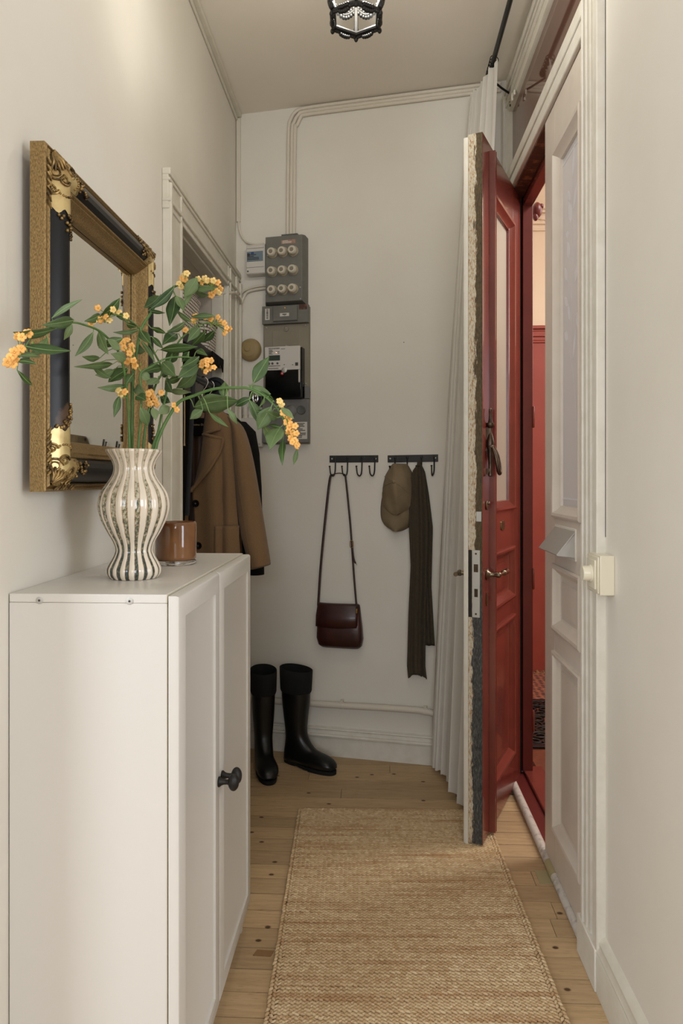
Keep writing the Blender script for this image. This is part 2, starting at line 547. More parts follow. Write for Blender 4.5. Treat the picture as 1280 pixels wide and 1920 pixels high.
# ------------------------------------------------------------------ mesh helpers
class MB:
    def __init__(self):
        self.v, self.f = [], []

    def _add(self, vs, fs):
        o = len(self.v)
        self.v += [tuple(map(float, p)) for p in vs]
        self.f += [tuple(i + o for i in f) for f in fs]
        return self

    def box(self, x0, x1, y0, y1, z0, z1):
        vs = [(x, y, z) for z in (z0, z1) for y in (y0, y1) for x in (x0, x1)]
        return self._add(vs, [(0, 2, 3, 1), (4, 5, 7, 6), (0, 1, 5, 4), (2, 6, 7, 3), (0, 4, 6, 2), (1, 3, 7, 5)])

    def grid(self, rows, closeu=False, closev=False):
        n, m = len(rows), len(rows[0])
        vs = [p for r in rows for p in r]
        fs = []
        for i in range(n if closev else n - 1):
            for j in range(m if closeu else m - 1):
                a, b = i * m + j, i * m + (j + 1) % m
                c, d = ((i + 1) % n) * m + (j + 1) % m, ((i + 1) % n) * m + j
                fs.append((a, b, c, d))
        return self._add(vs, fs)

    def loft(self, rings, caps=(True, True)):
        self.grid(rings, closeu=True)
        o = len(self.v) - len(rings) * len(rings[0])
        m = len(rings[0])
        if caps[0]:
            self.f.append(tuple(range(o + m - 1, o - 1, -1)))
        if caps[1]:
            e = o + (len(rings) - 1) * m
            self.f.append(tuple(range(e, e + m)))
        return self

    def tube(self, pts, r, n=8, flat=None, up=None):
        pts = [Vector(p) for p in pts]
        k = len(pts)
        rs = r if isinstance(r, (list, tuple)) else [r] * k
        rings = []
        prev = None
        for i in range(k):
            t = (pts[min(i + 1, k - 1)] - pts[max(i - 1, 0)])
            if t.length < 1e-9:
                t = Vector((0, 0, 1))
            t.normalize()
            if prev is None:
                a = Vector(up) if up else (Vector((0, 0, 1)) if abs(t.z) < 0.9 else Vector((1, 0, 0)))
            else:
                a = prev
            nrm = (a - t * a.dot(t))
            if nrm.length < 1e-6:
                nrm = t.orthogonal()
            nrm.normalize()
            prev = nrm
            bi = t.cross(nrm)
            fl = flat if flat else 1.0
            rings.append([pts[i] + nrm * (rs[i] * math.cos(2 * PI * j / n)) * fl + bi * (rs[i] * math.sin(2 * PI * j / n)) for j in range(n)])
        return self.loft(rings)

    def lathe(self, prof, n=32, c=(0, 0, 0), axis='z', rf=None):
        rings = []
        for r, h in prof:
            ring = []
            for j in range(n):
                t = 2 * PI * j / n
                rr = rf(r, h, t) if rf else r
                a, b = rr * math.cos(t), rr * math.sin(t)
                p = {'z': (a, b, h), 'y': (a, h, b), 'x': (h, a, b), '-y': (b, -h, a), '-x': (-h, b, a)}[axis]
                ring.append((p[0] + c[0], p[1] + c[1], p[2] + c[2]))
            rings.append(ring)
        return self.loft(rings)

    def ell(self, c, rx, ry, rz, n=12, m=8, rot=None):
        rings = []
        for i in range(1, m):
            a = PI * i / m
            ring = []
            for j in range(n):
                t = 2 * PI * j / n
                p = Vector((rx * math.sin(a) * math.cos(t), ry * math.sin(a) * math.sin(t), -rz * math.cos(a)))
                if rot:
                    p = rot @ p
                ring.append((p[0] + c[0], p[1] + c[1], p[2] + c[2]))
            rings.append(ring)
        return self.loft(rings)

    def prism(self, poly, f0, f1):
        """poly 2D points mapped by f0/f1 (functions (a,b)->xyz) to the two faces"""
        n = len(poly)
        vs = [f0(*p) for p in poly] + [f1(*p) for p in poly]
        fs = [tuple(range(n - 1, -1, -1)), tuple(range(n, 2 * n))] + [(i, (i + 1) % n, n + (i + 1) % n, n + i) for i in range(n)]
        return self._add(vs, fs)

    def build(self, name, m, parent=None, smooth=True, angle=38, bevel=0.0, bseg=2, solid=0.0, sub=0, soff=0.0):
        me = bpy.data.meshes.new(name)
        me.from_pydata(self.v, [], self.f)
        bm = bmesh.new()
        bm.from_mesh(me)
        bmesh.ops.recalc_face_normals(bm, faces=bm.faces)
        bm.to_mesh(me)
        bm.free()
        if smooth:
            me.polygons.foreach_set('use_smooth', [True] * len(me.polygons))
            me.set_sharp_from_angle(angle=math.radians(angle))
        me.materials.append(m)
        me.update()
        o = bpy.data.objects.new(name, me)
        COL.objects.link(o)
        if parent is not None:
            o.parent = parent
        if bevel:
            b = o.modifiers.new('bevel', 'BEVEL')
            b.width = bevel
            b.segments = bseg
            b.limit_method = 'ANGLE'
            b.angle_limit = math.radians(40)
        if solid:
            s = o.modifiers.new('solid', 'SOLIDIFY')
            s.thickness = solid
            s.offset = soff
        if sub:
            s = o.modifiers.new('sub', 'SUBSURF')
            s.levels = sub
            s.render_levels = sub
        return o


def tag(o, label=None, cat=None, group=None, kind=None):
    if label:
        o['label'] = label
    if cat:
        o['category'] = cat
    if group:
        o['group'] = group
    if kind:
        o['kind'] = kind
    return o


def thing(name, loc, label, cat, group=None, kind=None, rz=0.0):
    o = bpy.data.objects.new(name, None)
    o.empty_display_size = 0.05
    COL.objects.link(o)
    o.location = loc
    o.rotation_euler = (0, 0, rz)
    return tag(o, label, cat, group, kind)


def interp(tab, z):
    """piecewise linear lookup; tab = [(z, v), ...] in any z order"""
    t = sorted(tab)
    if z <= t[0][0]:
        return t[0][1]
    for (a, va), (b, vb) in zip(t, t[1:]):
        if z <= b:
            k = (z - a) / (b - a)
            return va + (vb - va) * k
    return t[-1][1]


def bez(pts, n=6):
    """Catmull-Rom through the points"""
    P = [Vector(p) for p in pts]
    out = []
    for i in range(len(P) - 1):
        p0, p1, p2, p3 = P[max(i - 1, 0)], P[i], P[i + 1], P[min(i + 2, len(P) - 1)]
        for k in range(n):
            t = k / n
            out.append(0.5 * ((2 * p1) + (p2 - p0) * t + (2 * p0 - 5 * p1 + 4 * p2 - p3) * t * t + (3 * p1 - p0 - 3 * p2 + p3) * t ** 3))
    out.append(P[-1])
    return out


# ------------------------------------------------------------------ shared construction helpers
def mbox(mb, mp, u0, u1, v0, v1, h0, h1):
    vs = [mp(u, v, h) for h in (h0, h1) for v in (v0, v1) for u in (u0, u1)]
    mb._add(vs, [(0, 2, 3, 1), (4, 5, 7, 6), (0, 1, 5, 4), (2, 6, 7, 3), (0, 4, 6, 2), (1, 3, 7, 5)])
    return mb


def ring(mb, mp, u0, u1, v0, v1, prof, cap=False):
    """a mitred rectangular moulding; prof = [(inset, height), ...]"""
    rows = []
    for ins, h in prof:
        rows.append([mp(u0 + ins, v0 + ins, h), mp(u1 - ins, v0 + ins, h), mp(u1 - ins, v1 - ins, h), mp(u0 + ins, v1 - ins, h)])
    mb.grid(rows, closeu=True)
    if cap:
        o = len(mb.v) - 4
        mb.f.append((o, o + 1, o + 2, o + 3))
    return mb


PANEL = [(0.0, -0.001), (0.0, 0.007), (0.006, 0.010), (0.014, 0.008), (0.020, 0.0), (0.026, -0.004), (0.034, -0.013), (0.040, -0.015)]
FIELD = [(0.040, -0.015), (0.052, -0.015), (0.054, -0.011), (0.075, -0.008)]
BEAD = [(0.0, -0.001), (0.0, 0.007), (0.006, 0.010), (0.014, 0.008), (0.020, 0.0), (0.028, -0.008), (0.036, -0.012), (0.038, -0.022)]

BX, BY, BA = -0.665, 3.385, math.radians(-11)
CEIL = 2.99


def struct(name, mb, m, label=None, cat=None, bevel=0.0, parent=None, smooth=True):
    o = mb.build(name, m, parent, smooth=smooth, bevel=bevel)
    if parent is None:
        tag(o, label, cat, None, 'structure')
    return o


# ------------------------------------------------------------------ room shell
mb = MB()
rows = int((3.55 + 3.6) / 0.084) + 1
y_first = 2.095 - 0.084 * math.floor((2.095 + 3.6) / 0.084)
rnd = random.Random(3)
for i in range(rows):
    y0 = y_first + 0.084 * i
    xa, xb = (-2.2, 2.4) if y0 + 0.084 < 1.19 else (-1.2, 0.6)
    x = xa
    while x < xb:
        ln = rnd.uniform(0.9, 2.6)
        x1 = min(x + ln, xb)
        mb.box(x + 0.0008, x1 - 0.0008, y0 + 0.0016, y0 + 0.0824, -0.03, rnd.uniform(-0.0006, 0.0))
        x = x1
o = struct('floor', mb, M['floor'], 'bare pine board floor of the hall', 'floor', smooth=False)
struct('floor_underlay', MB().box(-2.3, 2.5, -3.7, 3.7, -0.06, -0.03), M['darkgap'], 'dark underfloor below the pine boards', 'floor')

mb = MB()
mb.box(-2.3, 2.5, -3.7, 1.2, CEIL, CEIL + 0.1)
mb.box(-1.3, 0.66, 1.2, 3.75, CEIL, CEIL + 0.1)
struct('ceiling', mb, M['ceiling'], 'plain painted hall ceiling', 'ceiling')

mb = MB()
mb.box(-0.785, -0.665, 1.08, 2.36, -0.03, CEIL)
mb.box(-0.785, -0.665, 2.36, 3.10, 2.11, CEIL)
mb.box(-0.785, -0.665, 3.10, 3.60, -0.03, CEIL)
struct('wall_left', mb, M['wall'], 'left hall wall carrying the gilt mirror', 'wall')

wb = thing('wall_back', (BX, BY, 0), 'back hall wall with fuse box and hook racks', 'wall', kind='structure', rz=BA)
MB().box(-0.25, 1.275, 0.0, 0.12, -0.03, CEIL).build('plaster', M['wall'], wb)
MB().ell((0.801, -0.0008, 1.876), 0.0022, 0.0016, 0.0022, 8, 6).build('nail_hole', M['darkgap'], wb)

mb = MB()
mb.box(0.56, 0.655, 1.08, 1.93, -0.03, CEIL)
mb.box(0.56, 0.655, 3.10, 3.45, -0.03, CEIL)
mb.box(0.56, 0.655, 1.93, 3.10, 2.89, CEIL)
struct('wall_right', mb, M['wall'], 'right hall wall beside the double door', 'wall')

# closet recess behind the left doorway
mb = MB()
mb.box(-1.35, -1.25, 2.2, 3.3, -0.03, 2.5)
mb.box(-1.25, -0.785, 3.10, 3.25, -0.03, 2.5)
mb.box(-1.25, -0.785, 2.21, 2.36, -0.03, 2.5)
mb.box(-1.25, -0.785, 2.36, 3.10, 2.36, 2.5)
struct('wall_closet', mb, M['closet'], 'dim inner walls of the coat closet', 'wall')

# room the hall opens from, behind the camera
mb = MB()
mb.box(-2.3, 2.5, -3.7, -3.6, 0, CEIL)
struct('wall_rear', mb, M['wall'], 'rear wall of the room behind the hall', 'wall')
struct('wall_rear_left', MB().box(-2.3, -2.2, -3.6, 1.2, 0, CEIL), M['wall'], 'left wall of the room behind the hall', 'wall')
struct('wall_rear_right', MB().box(2.4, 2.5, -3.6, 1.2, 0, CEIL), M['wall'], 'right wall of the room behind the hall', 'wall')
mb = MB()
mb.box(-2.2, -0.785, 1.08, 1.2, 0, CEIL)
mb.box(0.655, 2.4, 1.08, 1.2, 0, CEIL)
struct('wall_rear_front', mb, M['wall'], 'wall returns either side of the hall mouth', 'wall')

# stairwell outside the door
struct('floor_stairwell', MB().box(0.70, 3.1, 1.2, 4.9, -0.06, 0.0), M['brownfloor'], 'brown linoleum floor of the stairwell landing', 'floor')
mb = MB()
mb.box(0.55, 3.1, 4.81, 4.95, -0.06, 3.4)
mb.box(3.0, 3.1, 1.2, 4.81, -0.06, 3.4)
mb.box(0.655, 3.0, 1.2, 1.3, -0.06, 3.4)
mb.box(0.56, 0.655, 3.45, 4.81, -0.06, 3.4)
mb.box(0.56, 0.655, 1.2, 3.45, 3.09, 3.4)
struct('wall_stairwell', mb, M['peach'], 'peach plaster wall of the stairwell seen through the door gap', 'wall')
struct('ceiling_stairwell', MB().box(0.56, 3.1, 1.2, 4.95, 3.4, 3.5), M['peach'], 'pale stairwell ceiling', 'ceiling')
mb = MB()
mb.box(0.657, 3.0, 4.785, 4.81, 0.0, 2.16)
struct('wall_wainscot', mb, M['red_dull'], 'red painted wainscot of the stairwell', 'wall', bevel=0.003)
mb = MB()
for z0, z1, d in ((2.16, 2.175, 0.032), (2.175, 2.20, 0.028), (2.20, 2.235, 0.036), (2.235, 2.25, 0.03), (2.25, 2.272, 0.045)):
    mb.box(0.657, 3.0, 4.81 - d, 4.81, z0, z1)
struct('trim_1', mb, M['red_dull'], 'red moulded rail capping the stairwell wainscot', 'trim', bevel=0.004)
mb = MB()
for z0, z1, d in ((2.90, 2.912, 0.02), (2.912, 2.94, 0.012), (2.94, 2.955, 0.035), (2.955, 3.01, 0.022), (3.01, 3.025, 0.05), (3.025, 3.05, 0.075)):
    mb.box(0.657, 3.0, 4.81 - d, 4.81, z0, z1)
for k in range(14):
    mb.ell((0.78 + k * 0.16, 4.782, 2.982), 0.05, 0.012, 0.02, 10, 6)
struct('trim_2', mb, M['peach'], 'peach plaster cornice high on the stairwell wall', 'trim', bevel=0.004)

# ------------------------------------------------------------------ left doorway casing
mb = MB()
mp = lambda u, v, h: (-0.665 + h, u, v)
for a, b, h in ((2.208, 2.364, 0.020), (2.205, 2.222, 0.030), (2.228, 2.236, 0.025), (2.335, 2.350, 0.026), (2.352, 2.366, 0.022)):
    mbox(mb, mp, a, b, 0.0, 2.205 - (h - 0.02) * 2, 0.0, h)
for a, b, h in ((3.098, 3.367, 0.020), (3.095, 3.112, 0.024), (3.125, 3.137, 0.028), (3.26, 3.275, 0.028), (3.30, 3.31, 0.026), (3.345, 3.37, 0.032)):
    mbox(mb, mp, a, b, 0.0, 2.206 - (h - 0.02) * 2, 0.0, h)
for a, b, h in ((2.107, 2.228, 0.0206), (2.208, 2.230, 0.027), (2.19, 2.20, 0.026), (2.125, 2.138, 0.028), (2.103, 2.115, 0.024)):
    mbox(mb, mp, 2.2065 - h * 0.2, 3.372 + h * 0.05, a, b, 0.0, h)
# inner door lining
mbox(mb, mp, 2.36, 2.375, 0.0, 2.11, -0.12, 0.0)
mbox(mb, mp, 3.085, 3.10, 0.0, 2.11, -0.05, 0.0)
mbox(mb, mp, 2.36, 3.10, 2.095, 2.11, -0.05, 0.0)
mbox(mb, mp, 2.36, 3.10, 2.05, 2.11, -0.13, -0.10)
struct('trim_3', mb, M['trim'], 'white moulded casing round the left closet doorway', 'trim', bevel=0.003)

# narrow coving along the left wall
mb = MB()
mb.box(-0.665, -0.637, 1.08, 3.38, CEIL - 0.016, CEIL)
mb.box(-0.665, -0.655, 1.08, 3.38, CEIL - 0.032, CEIL - 0.016)
struct('trim_4', mb, M['trim'], 'thin cove strip where left wall meets ceiling', 'trim', bevel=0.004)

# back wall baseboard (local to the wall)
bb = thing('baseboard_back', (BX, BY, 0), 'white moulded baseboard along the back wall', 'baseboard', kind='structure', rz=BA)
mb = MB()
prof = [(0.0, 0.0), (-0.018, 0.0), (-0.018, 0.083), (-0.026, 0.087), (-0.028, 0.094), (-0.024, 0.099), (-0.015, 0.101), (-0.014, 0.116), (-0.018, 0.120), (-0.016, 0.125), (-0.004, 0.128), (0.0, 0.131)]
mb.loft([[(s, y, z) for y, z in prof] for s in (-0.2, 1.235)])
mb.build('moulding', M['trim_worn'], bb)

# right wall baseboard
mb = MB()
prof = [(0.0, 0.0), (-0.022, 0.0), (-0.022, 0.088), (-0.018, 0.094), (-0.021, 0.102), (-0.015, 0.112), (-0.016, 0.124), (-0.008, 0.136), (0.0, 0.140)]
mb.loft([[(0.56 + x, y, z) for x, z in prof] for y in (1.08, 1.795)])
struct('baseboard_right', mb, M['trim'], 'white moulded baseboard along the right wall', 'baseboard')

# ------------------------------------------------------------------ door frame in the right wall
fr = thing('trim_5', (0.56, 1.95, 0), 'old white painted frame round the double door', 'door frame', kind='structure')
mp = lambda u, v, h: (-h, u - 1.95, v)
mb = MB()
for a, b, h in ((1.798, 1.953, 0.012), (1.795, 1.822, 0.022), (1.862, 1.880, 0.017), (1.888, 1.905, 0.020), (1.912, 1.925, 0.024), (1.93, 1.948, 0.017)):
    mbox(mb, mp, a, b, 0.103 - h * 0.1, 2.905 + h * 0.1, -0.09 + h * 0.2, h)
mbox(mb, mp, 1.797, 1.955, 0.0, 0.105, -0.09, 0.026)
mb.build('near_post', M['trim_worn'], fr, bevel=0.003)
mb = MB()
for a, b, h in ((3.09, 3.145, 0.014), (3.094, 3.102, 0.024), (3.108, 3.116, 0.020), (3.128, 3.142, 0.024)):
    mbox(mb, mp, a, b, 0.0, 2.904 + h * 0.1, -0.09 + h * 0.2, h)
mb.build('far_post', M['trim_worn'], fr, bevel=0.003)
mb = MB()
mbox(mb, mp, 1.955, 3.09, 2.455, 2.50, -0.09, 0.012)
mbox(mb, mp, 1.955, 3.09, 2.502, 2.545, -0.09, 0.016)
mb.build('transom_bar', M['trim_worn'], fr, bevel=0.004)
mb = MB()
for a, b, h in ((2.835, 2.91, 0.008), (2.838, 2.848, 0.014), (2.856, 2.866, 0.012), (2.874, 2.886, 0.016), (2.892, 2.913, 0.022)):
    mbox(mb, mp, 1.794 - h * 0.1, 3.146 + h * 0.1, a, b, -0.09 + h * 0.2, h)
mb.build('head_moulding', M['trim_worn'], fr, bevel=0.003)
MB().box(0.002, 0.05, 0.01, 1.138, 2.446, 2.456).build('worn_head_rebate', M['worn_brown'], fr)
MB().box(0.054, 0.096, 0.0, 1.15, 2.415, 2.456).build('red_head', M['red'], fr, bevel=0.003)
MB().box(0.054, 0.096, 1.115, 1.15, 0.03, 2.456).build('red_jamb', M['red_dark'], fr, bevel=0.002)
MB().box(0.054, 0.096, 0.0, 0.03, 0.03, 2.456).build('red_jamb', M['red_dark'], fr, bevel=0.002)
MB().box(-0.002, 0.0545, 1.1365, 1.15, 0.0, 2.456).build('rebate', M['darkgap'], fr)
MB().box(-0.0008, 0.001, -0.1578, -0.1550, 1.12, 2.905).build('crack', M['darkgap'], fr)
# carved red bracket outside the head
mb = MB()
mb.ell((0.125, 1.17, 2.415), 0.022, 0.022, 0.034, 14, 10)
mb.ell((0.142, 1.165, 2.43), 0.011, 0.011, 0.011, 10, 8)
mb.ell((0.118, 1.165, 2.385), 0.012, 0.012, 0.018, 10, 8)
mb.build('carved_bracket', M['red_dark'], fr)
# hinge pins on the red jamb
for z in (1.48, 0.80, 0.2):
    MB().lathe([(0.004, 0), (0.006, 0.004), (0.006, 0.085), (0.004, 0.09)], 10, (0.098, 1.116, z)).build('hinge_pin', M['red'], fr)

# threshold
th = thing('trim_6', (0.56, 1.95, 0), 'worn red threshold of the entrance door', 'threshold', kind='structure')
mb = MB()
mb.tube([(0.0, -0.02, 0.012), (0.0, 0.30, 0.014), (0.0, 0.7, 0.014), (0.0, 1.15, 0.014)], 0.0155, 12)
mb.build('white_nosing', M['worn_white'], th)
MB().box(0.008, 0.06, -0.02, 1.17, 0.0, 0.022).build('red_step', M['red_dark'], th, bevel=0.003)
MB().box(0.060, 0.145, -0.02, 1.17, 0.0, 0.036).build('red_sill', M['red'], th, bevel=0.004)
mb = MB()
mb.tube([(-0.0005, 0.335, 0.0145), (-0.0005, 0.42, 0.0145)], 0.0165, 12)
mb.box(-0.052, -0.01, 0.325, 0.40, 0.0, 0.0012)
mb.build('tape', M['tape'], th)

# ------------------------------------------------------------------ transom window
w1 = thing('window_1', (0.56, 1.955, 2.545), 'narrow transom window above the double door', 'window', kind='structure')
mp = lambda u, v, h: (-h, u, v)
mb = MB()
ring(mb, mp, 0.0, 1.135, 0.0, 0.29, [(0.0, -0.05), (0.0, 0.004), (0.008, 0.008), (0.014, 0.003), (0.018, 0.003), (0.022, -0.006), (0.023, -0.016)])
mb.build('window_frame', M['trim'], w1)
MB().box(0.012, 0.016, 0.015, 1.12, 0.015, 0.275).build('pane', M['transom_pane'], w1)
mb = MB()
mb.box(-0.014, -0.006, 0.95, 0.975, 0.255, 0.275)
mb.box(-0.016, -0.008, 0.985, 1.0, 0.25, 0.28)
mb.build('catch', M['trim'], w1, bevel=0.002)


# ------------------------------------------------------------------ double door
def leaf_face(mp, W, sa, sb, zb, zt, T, red):
    """stiles, rails, two panels on one face of a leaf; returns mesh"""
    mb = MB()
    mbox(mb, mp, 0, sa, zb, zt, -T, 0)
    mbox(mb, mp, sb, W, zb, zt, -T, 0)
    for a, b in ((zb, 0.165), (0.71, 0.80), (0.985, 1.155), (2.285, zt)):
        mbox(mb, mp, sa, sb, a, b, -T, 0)
    return mb


def leaf_panels(parent, mp, sa, sb, m):
    for z0, z1 in ((0.165, 0.71), (0.80, 0.985)):
        mb = MB()
        ring(mb, mp, sa - 0.012, sb + 0.012, z0 - 0.012, z1 + 0.012, PANEL)
        ring(mb, mp, sa - 0.012, sb + 0.012, z0 - 0.012, z1 + 0.012, FIELD, cap=True)
        mb.build('panel', m, parent, angle=25)
    mb = MB()
    ring(mb, mp, sa - 0.012, sb + 0.012, 1.155 - 0.012, 2.285 + 0.012, BEAD)
    mb.build('glazing_bead', m, parent, angle=25)


# closed white leaf
d2 = thing('door_2', (0.56, 2.43, 0), 'closed white leaf with frosted pane and letter flap', 'door', kind='structure')
mp = lambda u, v, h: (-h, -u, v)
leaf_face(mp, 0.48, 0.13, 0.42, 0.03, 2.448, 0.025, False).build('slab', M['leafpaint'], d2, bevel=0.0015)
leaf_panels(d2, mp, 0.13, 0.42, M['leafpaint'])
mo = lambda u, v, h: (0.05 + h, -u, v)
leaf_face(mo, 0.48, 0.13, 0.42, 0.03, 2.448, 0.025, True).build('outer_face', M['red'], d2)
leaf_panels(d2, mo, 0.13, 0.42, M['red'])
pane = MB().box(0.020, 0.026, -0.43, -0.12, 1.14, 2.30).build('glass_pane', M['frost'], d2)


def etched(px, pts_leaf, vines):
    mb = MB()
    X = 0.0192
    for v in vines:
        mb.tube([(X, y, z) for y, z in v], 0.0011, 6, flat=0.25, up=(1, 0, 0))
    for y, z, ln, wd, a in pts_leaf:
        n = 9
        L, R = [], []
        ca, sa = math.cos(a), math.sin(a)
        for i in range(n + 1):
            t = i / n
            w = wd * math.sin(PI * t ** 0.8)
            cx, cz = t * ln, 0.0
            L.append((cx * ca - w * sa, cx * sa + w * ca))
            R.append((cx * ca + w * sa, cx * sa - w * ca))
        mb.grid([[(X, y + p[0], z + p[1]) for p in L], [(X - 0.0006, y + (p[0] + q[0]) / 2, z + (p[1] + q[1]) / 2) for p, q in zip(L, R)], [(X, y + p[0], z + p[1]) for p in R]])
    return mb


vines = [[(-0.31, 1.36), (-0.305, 1.46), (-0.275, 1.56), (-0.25, 1.68), (-0.255, 1.80), (-0.275, 1.92), (-0.26, 2.04), (-0.265, 2.17)],
         [(-0.275, 1.56), (-0.23, 1.66), (-0.215, 1.69)], [(-0.25, 1.66), (-0.28, 1.74), (-0.315, 1.745)], [(-0.255, 1.80), (-0.22, 1.86), (-0.205, 1.87)],
         [(-0.265, 1.88), (-0.30, 1.96), (-0.32, 1.98)]]
lv = [(-0.215, 1.69, 0.05, 0.014, 0.5), (-0.235, 1.74, 0.06, 0.012, 1.2), (-0.315, 1.745, 0.06, 0.018, -1.9), (-0.27, 1.62, 0.09, 0.011, 1.9),
      (-0.205, 1.87, 0.055, 0.014, 1.0), (-0.295, 1.84, 0.08, 0.013, 2.0), (-0.23, 1.93, 0.06, 0.018, 1.2), (-0.32, 1.97, 0.07, 0.017, 2.0),
      (-0.255, 2.03, 0.085, 0.02, 1.1), (-0.275, 2.06, 0.075, 0.012, 2.1), (-0.24, 2.10, 0.05, 0.012, 0.9), (-0.265, 2.16, 0.09, 0.012, 1.8),
      (-0.225, 2.0, 0.04, 0.012, 0.4), (-0.31, 1.90, 0.05, 0.012, 2.5), (-0.21, 1.79, 0.05, 0.012, 0.8)]
mb = etched(None, lv, vines)
for a, b, c, d in ((-0.395, -0.155, 1.20, 1.206), (-0.395, -0.155, 2.235, 2.241)):
    mb.box(0.0188, 0.0201, a, b, c, d)
tag(mb.build('etching', M['frost_etch'], pane), 'lighter etched vine pattern on the frosted pane')
# letter flap
fl = MB()
xt, xb = 0.002, -0.052
poly = [(-0.146, 1.112, -0.001), (-0.374, 1.112, -0.001), (-0.372, 1.046, -0.052), (-0.148, 1.046, -0.052)]
fl._add([(x, y, z) for y, z, x in poly] + [(x - 0.002, y, z + 0.003) for y, z, x in poly], [(0, 1, 2, 3), (7, 6, 5, 4), (0, 4, 5, 1), (1, 5, 6, 2), (2, 6, 7, 3), (3, 7, 4, 0)])
for yy in (-0.372, -0.150):
    fl._add([(x, yy + d, z) for d in (0, 0.002) for x, z in ((-0.001, 1.11), (-0.052, 1.046), (-0.001, 1.04))], [(0, 1, 2), (5, 4, 3), (0, 3, 4, 1), (1, 4, 5, 2), (2, 5, 3, 0)])
tag(fl.build('letter_flap', M['steel'], d2, smooth=False), 'brushed metal letter flap tilted open')
MB().box(-0.003, 0.002, -0.378, -0.142, 1.03, 1.122).build('slot_frame', M['trim_worn'], d2, bevel=0.002)
for z in (1.99, 0.35):
    h = MB().lathe([(0.004, 0), (0.0085, 0.006), (0.0085, 0.062), (0.0075, 0.064), (0.0085, 0.066), (0.0085, 0.122), (0.004, 0.128)], 14, (-0.008, -0.482, z))
    h.build('hinge', M['trim'], d2)

# open leaf: red outside, white inside
W = 0.640
d1 = thing('door_1', (0.558, 3.085, 0), 'open red leaf with knocker and lever handle', 'door', kind='structure', rz=math.atan2(-0.925, -0.381))
m_in = lambda u, v, h: (u, -h, v)
m_out = lambda u, v, h: (u, 0.05 + h, v)
SA, SB = 0.145, 0.515
leaf_face(m_out, W, SA, SB, 0.015, 2.447, 0.0249, True).build('outer_face', M['red'], d1, bevel=0.002)
leaf_panels(d1, m_out, SA, SB, M['red'])
leaf_face(m_in, W, SA, SB, 0.015, 2.447, 0.0249, False).build('inner_face', M['leafpaint'], d1, bevel=0.0015)
leaf_panels(d1, m_in, SA, SB, M['leafpaint'])
MB().box(SA - 0.005, SB + 0.005, 0.022, 0.028, 1.145, 2.295).build('glass_pane', M['frost_red'], d1)
MB().box(W, W + 0.0015, 0.0005, 0.0495, 0.016, 2.446).build('bare_edge', M['door_edge'], d1, smooth=False)
mb = MB()
mb.loft([[(W - 0.128 + a, 0.05 + b, z) for a, b in ((0, -0.001), (0, 0.012), (0.004, 0.016), (0.008, 0.013), (0.011, 0.018), (0.016, 0.022), (0.021, 0.018), (0.024, 0.021), (0.032, 0.021), (0.034, -0.001))] for z in (0.018, 2.42)])
mb.build('cover_moulding', M['red'], d1, angle=30)
mb = MB()
mb.loft([[(W - 0.03 + a, b, z) for a, b in ((0, 0.0), (0, -0.010), (0.008, -0.013), (0.012, -0.010), (0.018, -0.016), (0.031, -0.016), (0.033, -0.012), (0.033, 0.0))] for z in (0.008, 2.437)])
mb.build('meeting_strip', M['trim_worn'], d1, angle=30)
# lock in the bare edge
lk = MB().box(W + 0.001, W + 0.0035, 0.014, 0.041, 0.79, 1.02).build('lock_plate', M['steel'], d1, bevel=0.0008)
mb = MB()
mb.box(W + 0.003, W + 0.0042, 0.020, 0.035, 0.945, 0.972)
mb.box(W + 0.003, W + 0.0042, 0.022, 0.034, 0.86, 0.888)
for z in (0.802, 1.008):
    mb.lathe([(0.0035, 0), (0.0035, 0.0012), (0.001, 0.0016)], 12, (W + 0.0033, 0.0275, z), 'x')
mb.build('bolt', M['bronze'], lk)
MB().box(W + 0.001, W + 0.003, 0.028, 0.046, 1.118, 1.152).build('upper_latch_plate', M['steel'], d1, bevel=0.0008)
MB().box(W + 0.001, W + 0.0022, 0.001, 0.013, 0.79, 1.02).build('lock_recess', M['darkgap'], d1)
# outer lever handle
hz = 0.932
mb = MB()
mb.lathe([(0.019, 0.0), (0.020, 0.004), (0.013, 0.008), (0.008, 0.014), (0.007, 0.03), (0.010, 0.036), (0.010, 0.046), (0.006, 0.050)], 20, (W - 0.055, 0.0505, hz), 'y')
mb.tube([(W - 0.055, 0.093, hz), (W - 0.075, 0.094, hz), (W - 0.10, 0.095, hz), (W - 0.118, 0.095, hz)], [0.008, 0.006, 0.0055, 0.007], 12)
mb.ell((W - 0.122, 0.095, hz), 0.011, 0.011, 0.011, 14, 10)
mb.tube([(W - 0.128, 0.095, hz), (W - 0.165, 0.094, hz - 0.001), (W - 0.185, 0.092, hz - 0.002)], [0.006, 0.008, 0.0105], 12)
tag(mb.build('lever_handle', M['nickel'], d1), 'old nickel lever handle with round collar')
# inner knob
mb = MB()
mb.lathe([(0.015, 0.0), (0.016, 0.004), (0.009, 0.010), (0.008, 0.026), (0.011, 0.03), (0.008, 0.034)], 16, (W - 0.055, -0.013, hz), '-y')
mb.tube([(W - 0.055, -0.044, hz), (W - 0.03, -0.047, hz), (W - 0.01, -0.048, hz)], [0.008, 0.007, 0.008], 12)
mb.ell((W - 0.055, -0.046, hz), 0.011, 0.010, 0.0115, 14, 10)
mb.build('inner_handle', M['nickel'], d1)
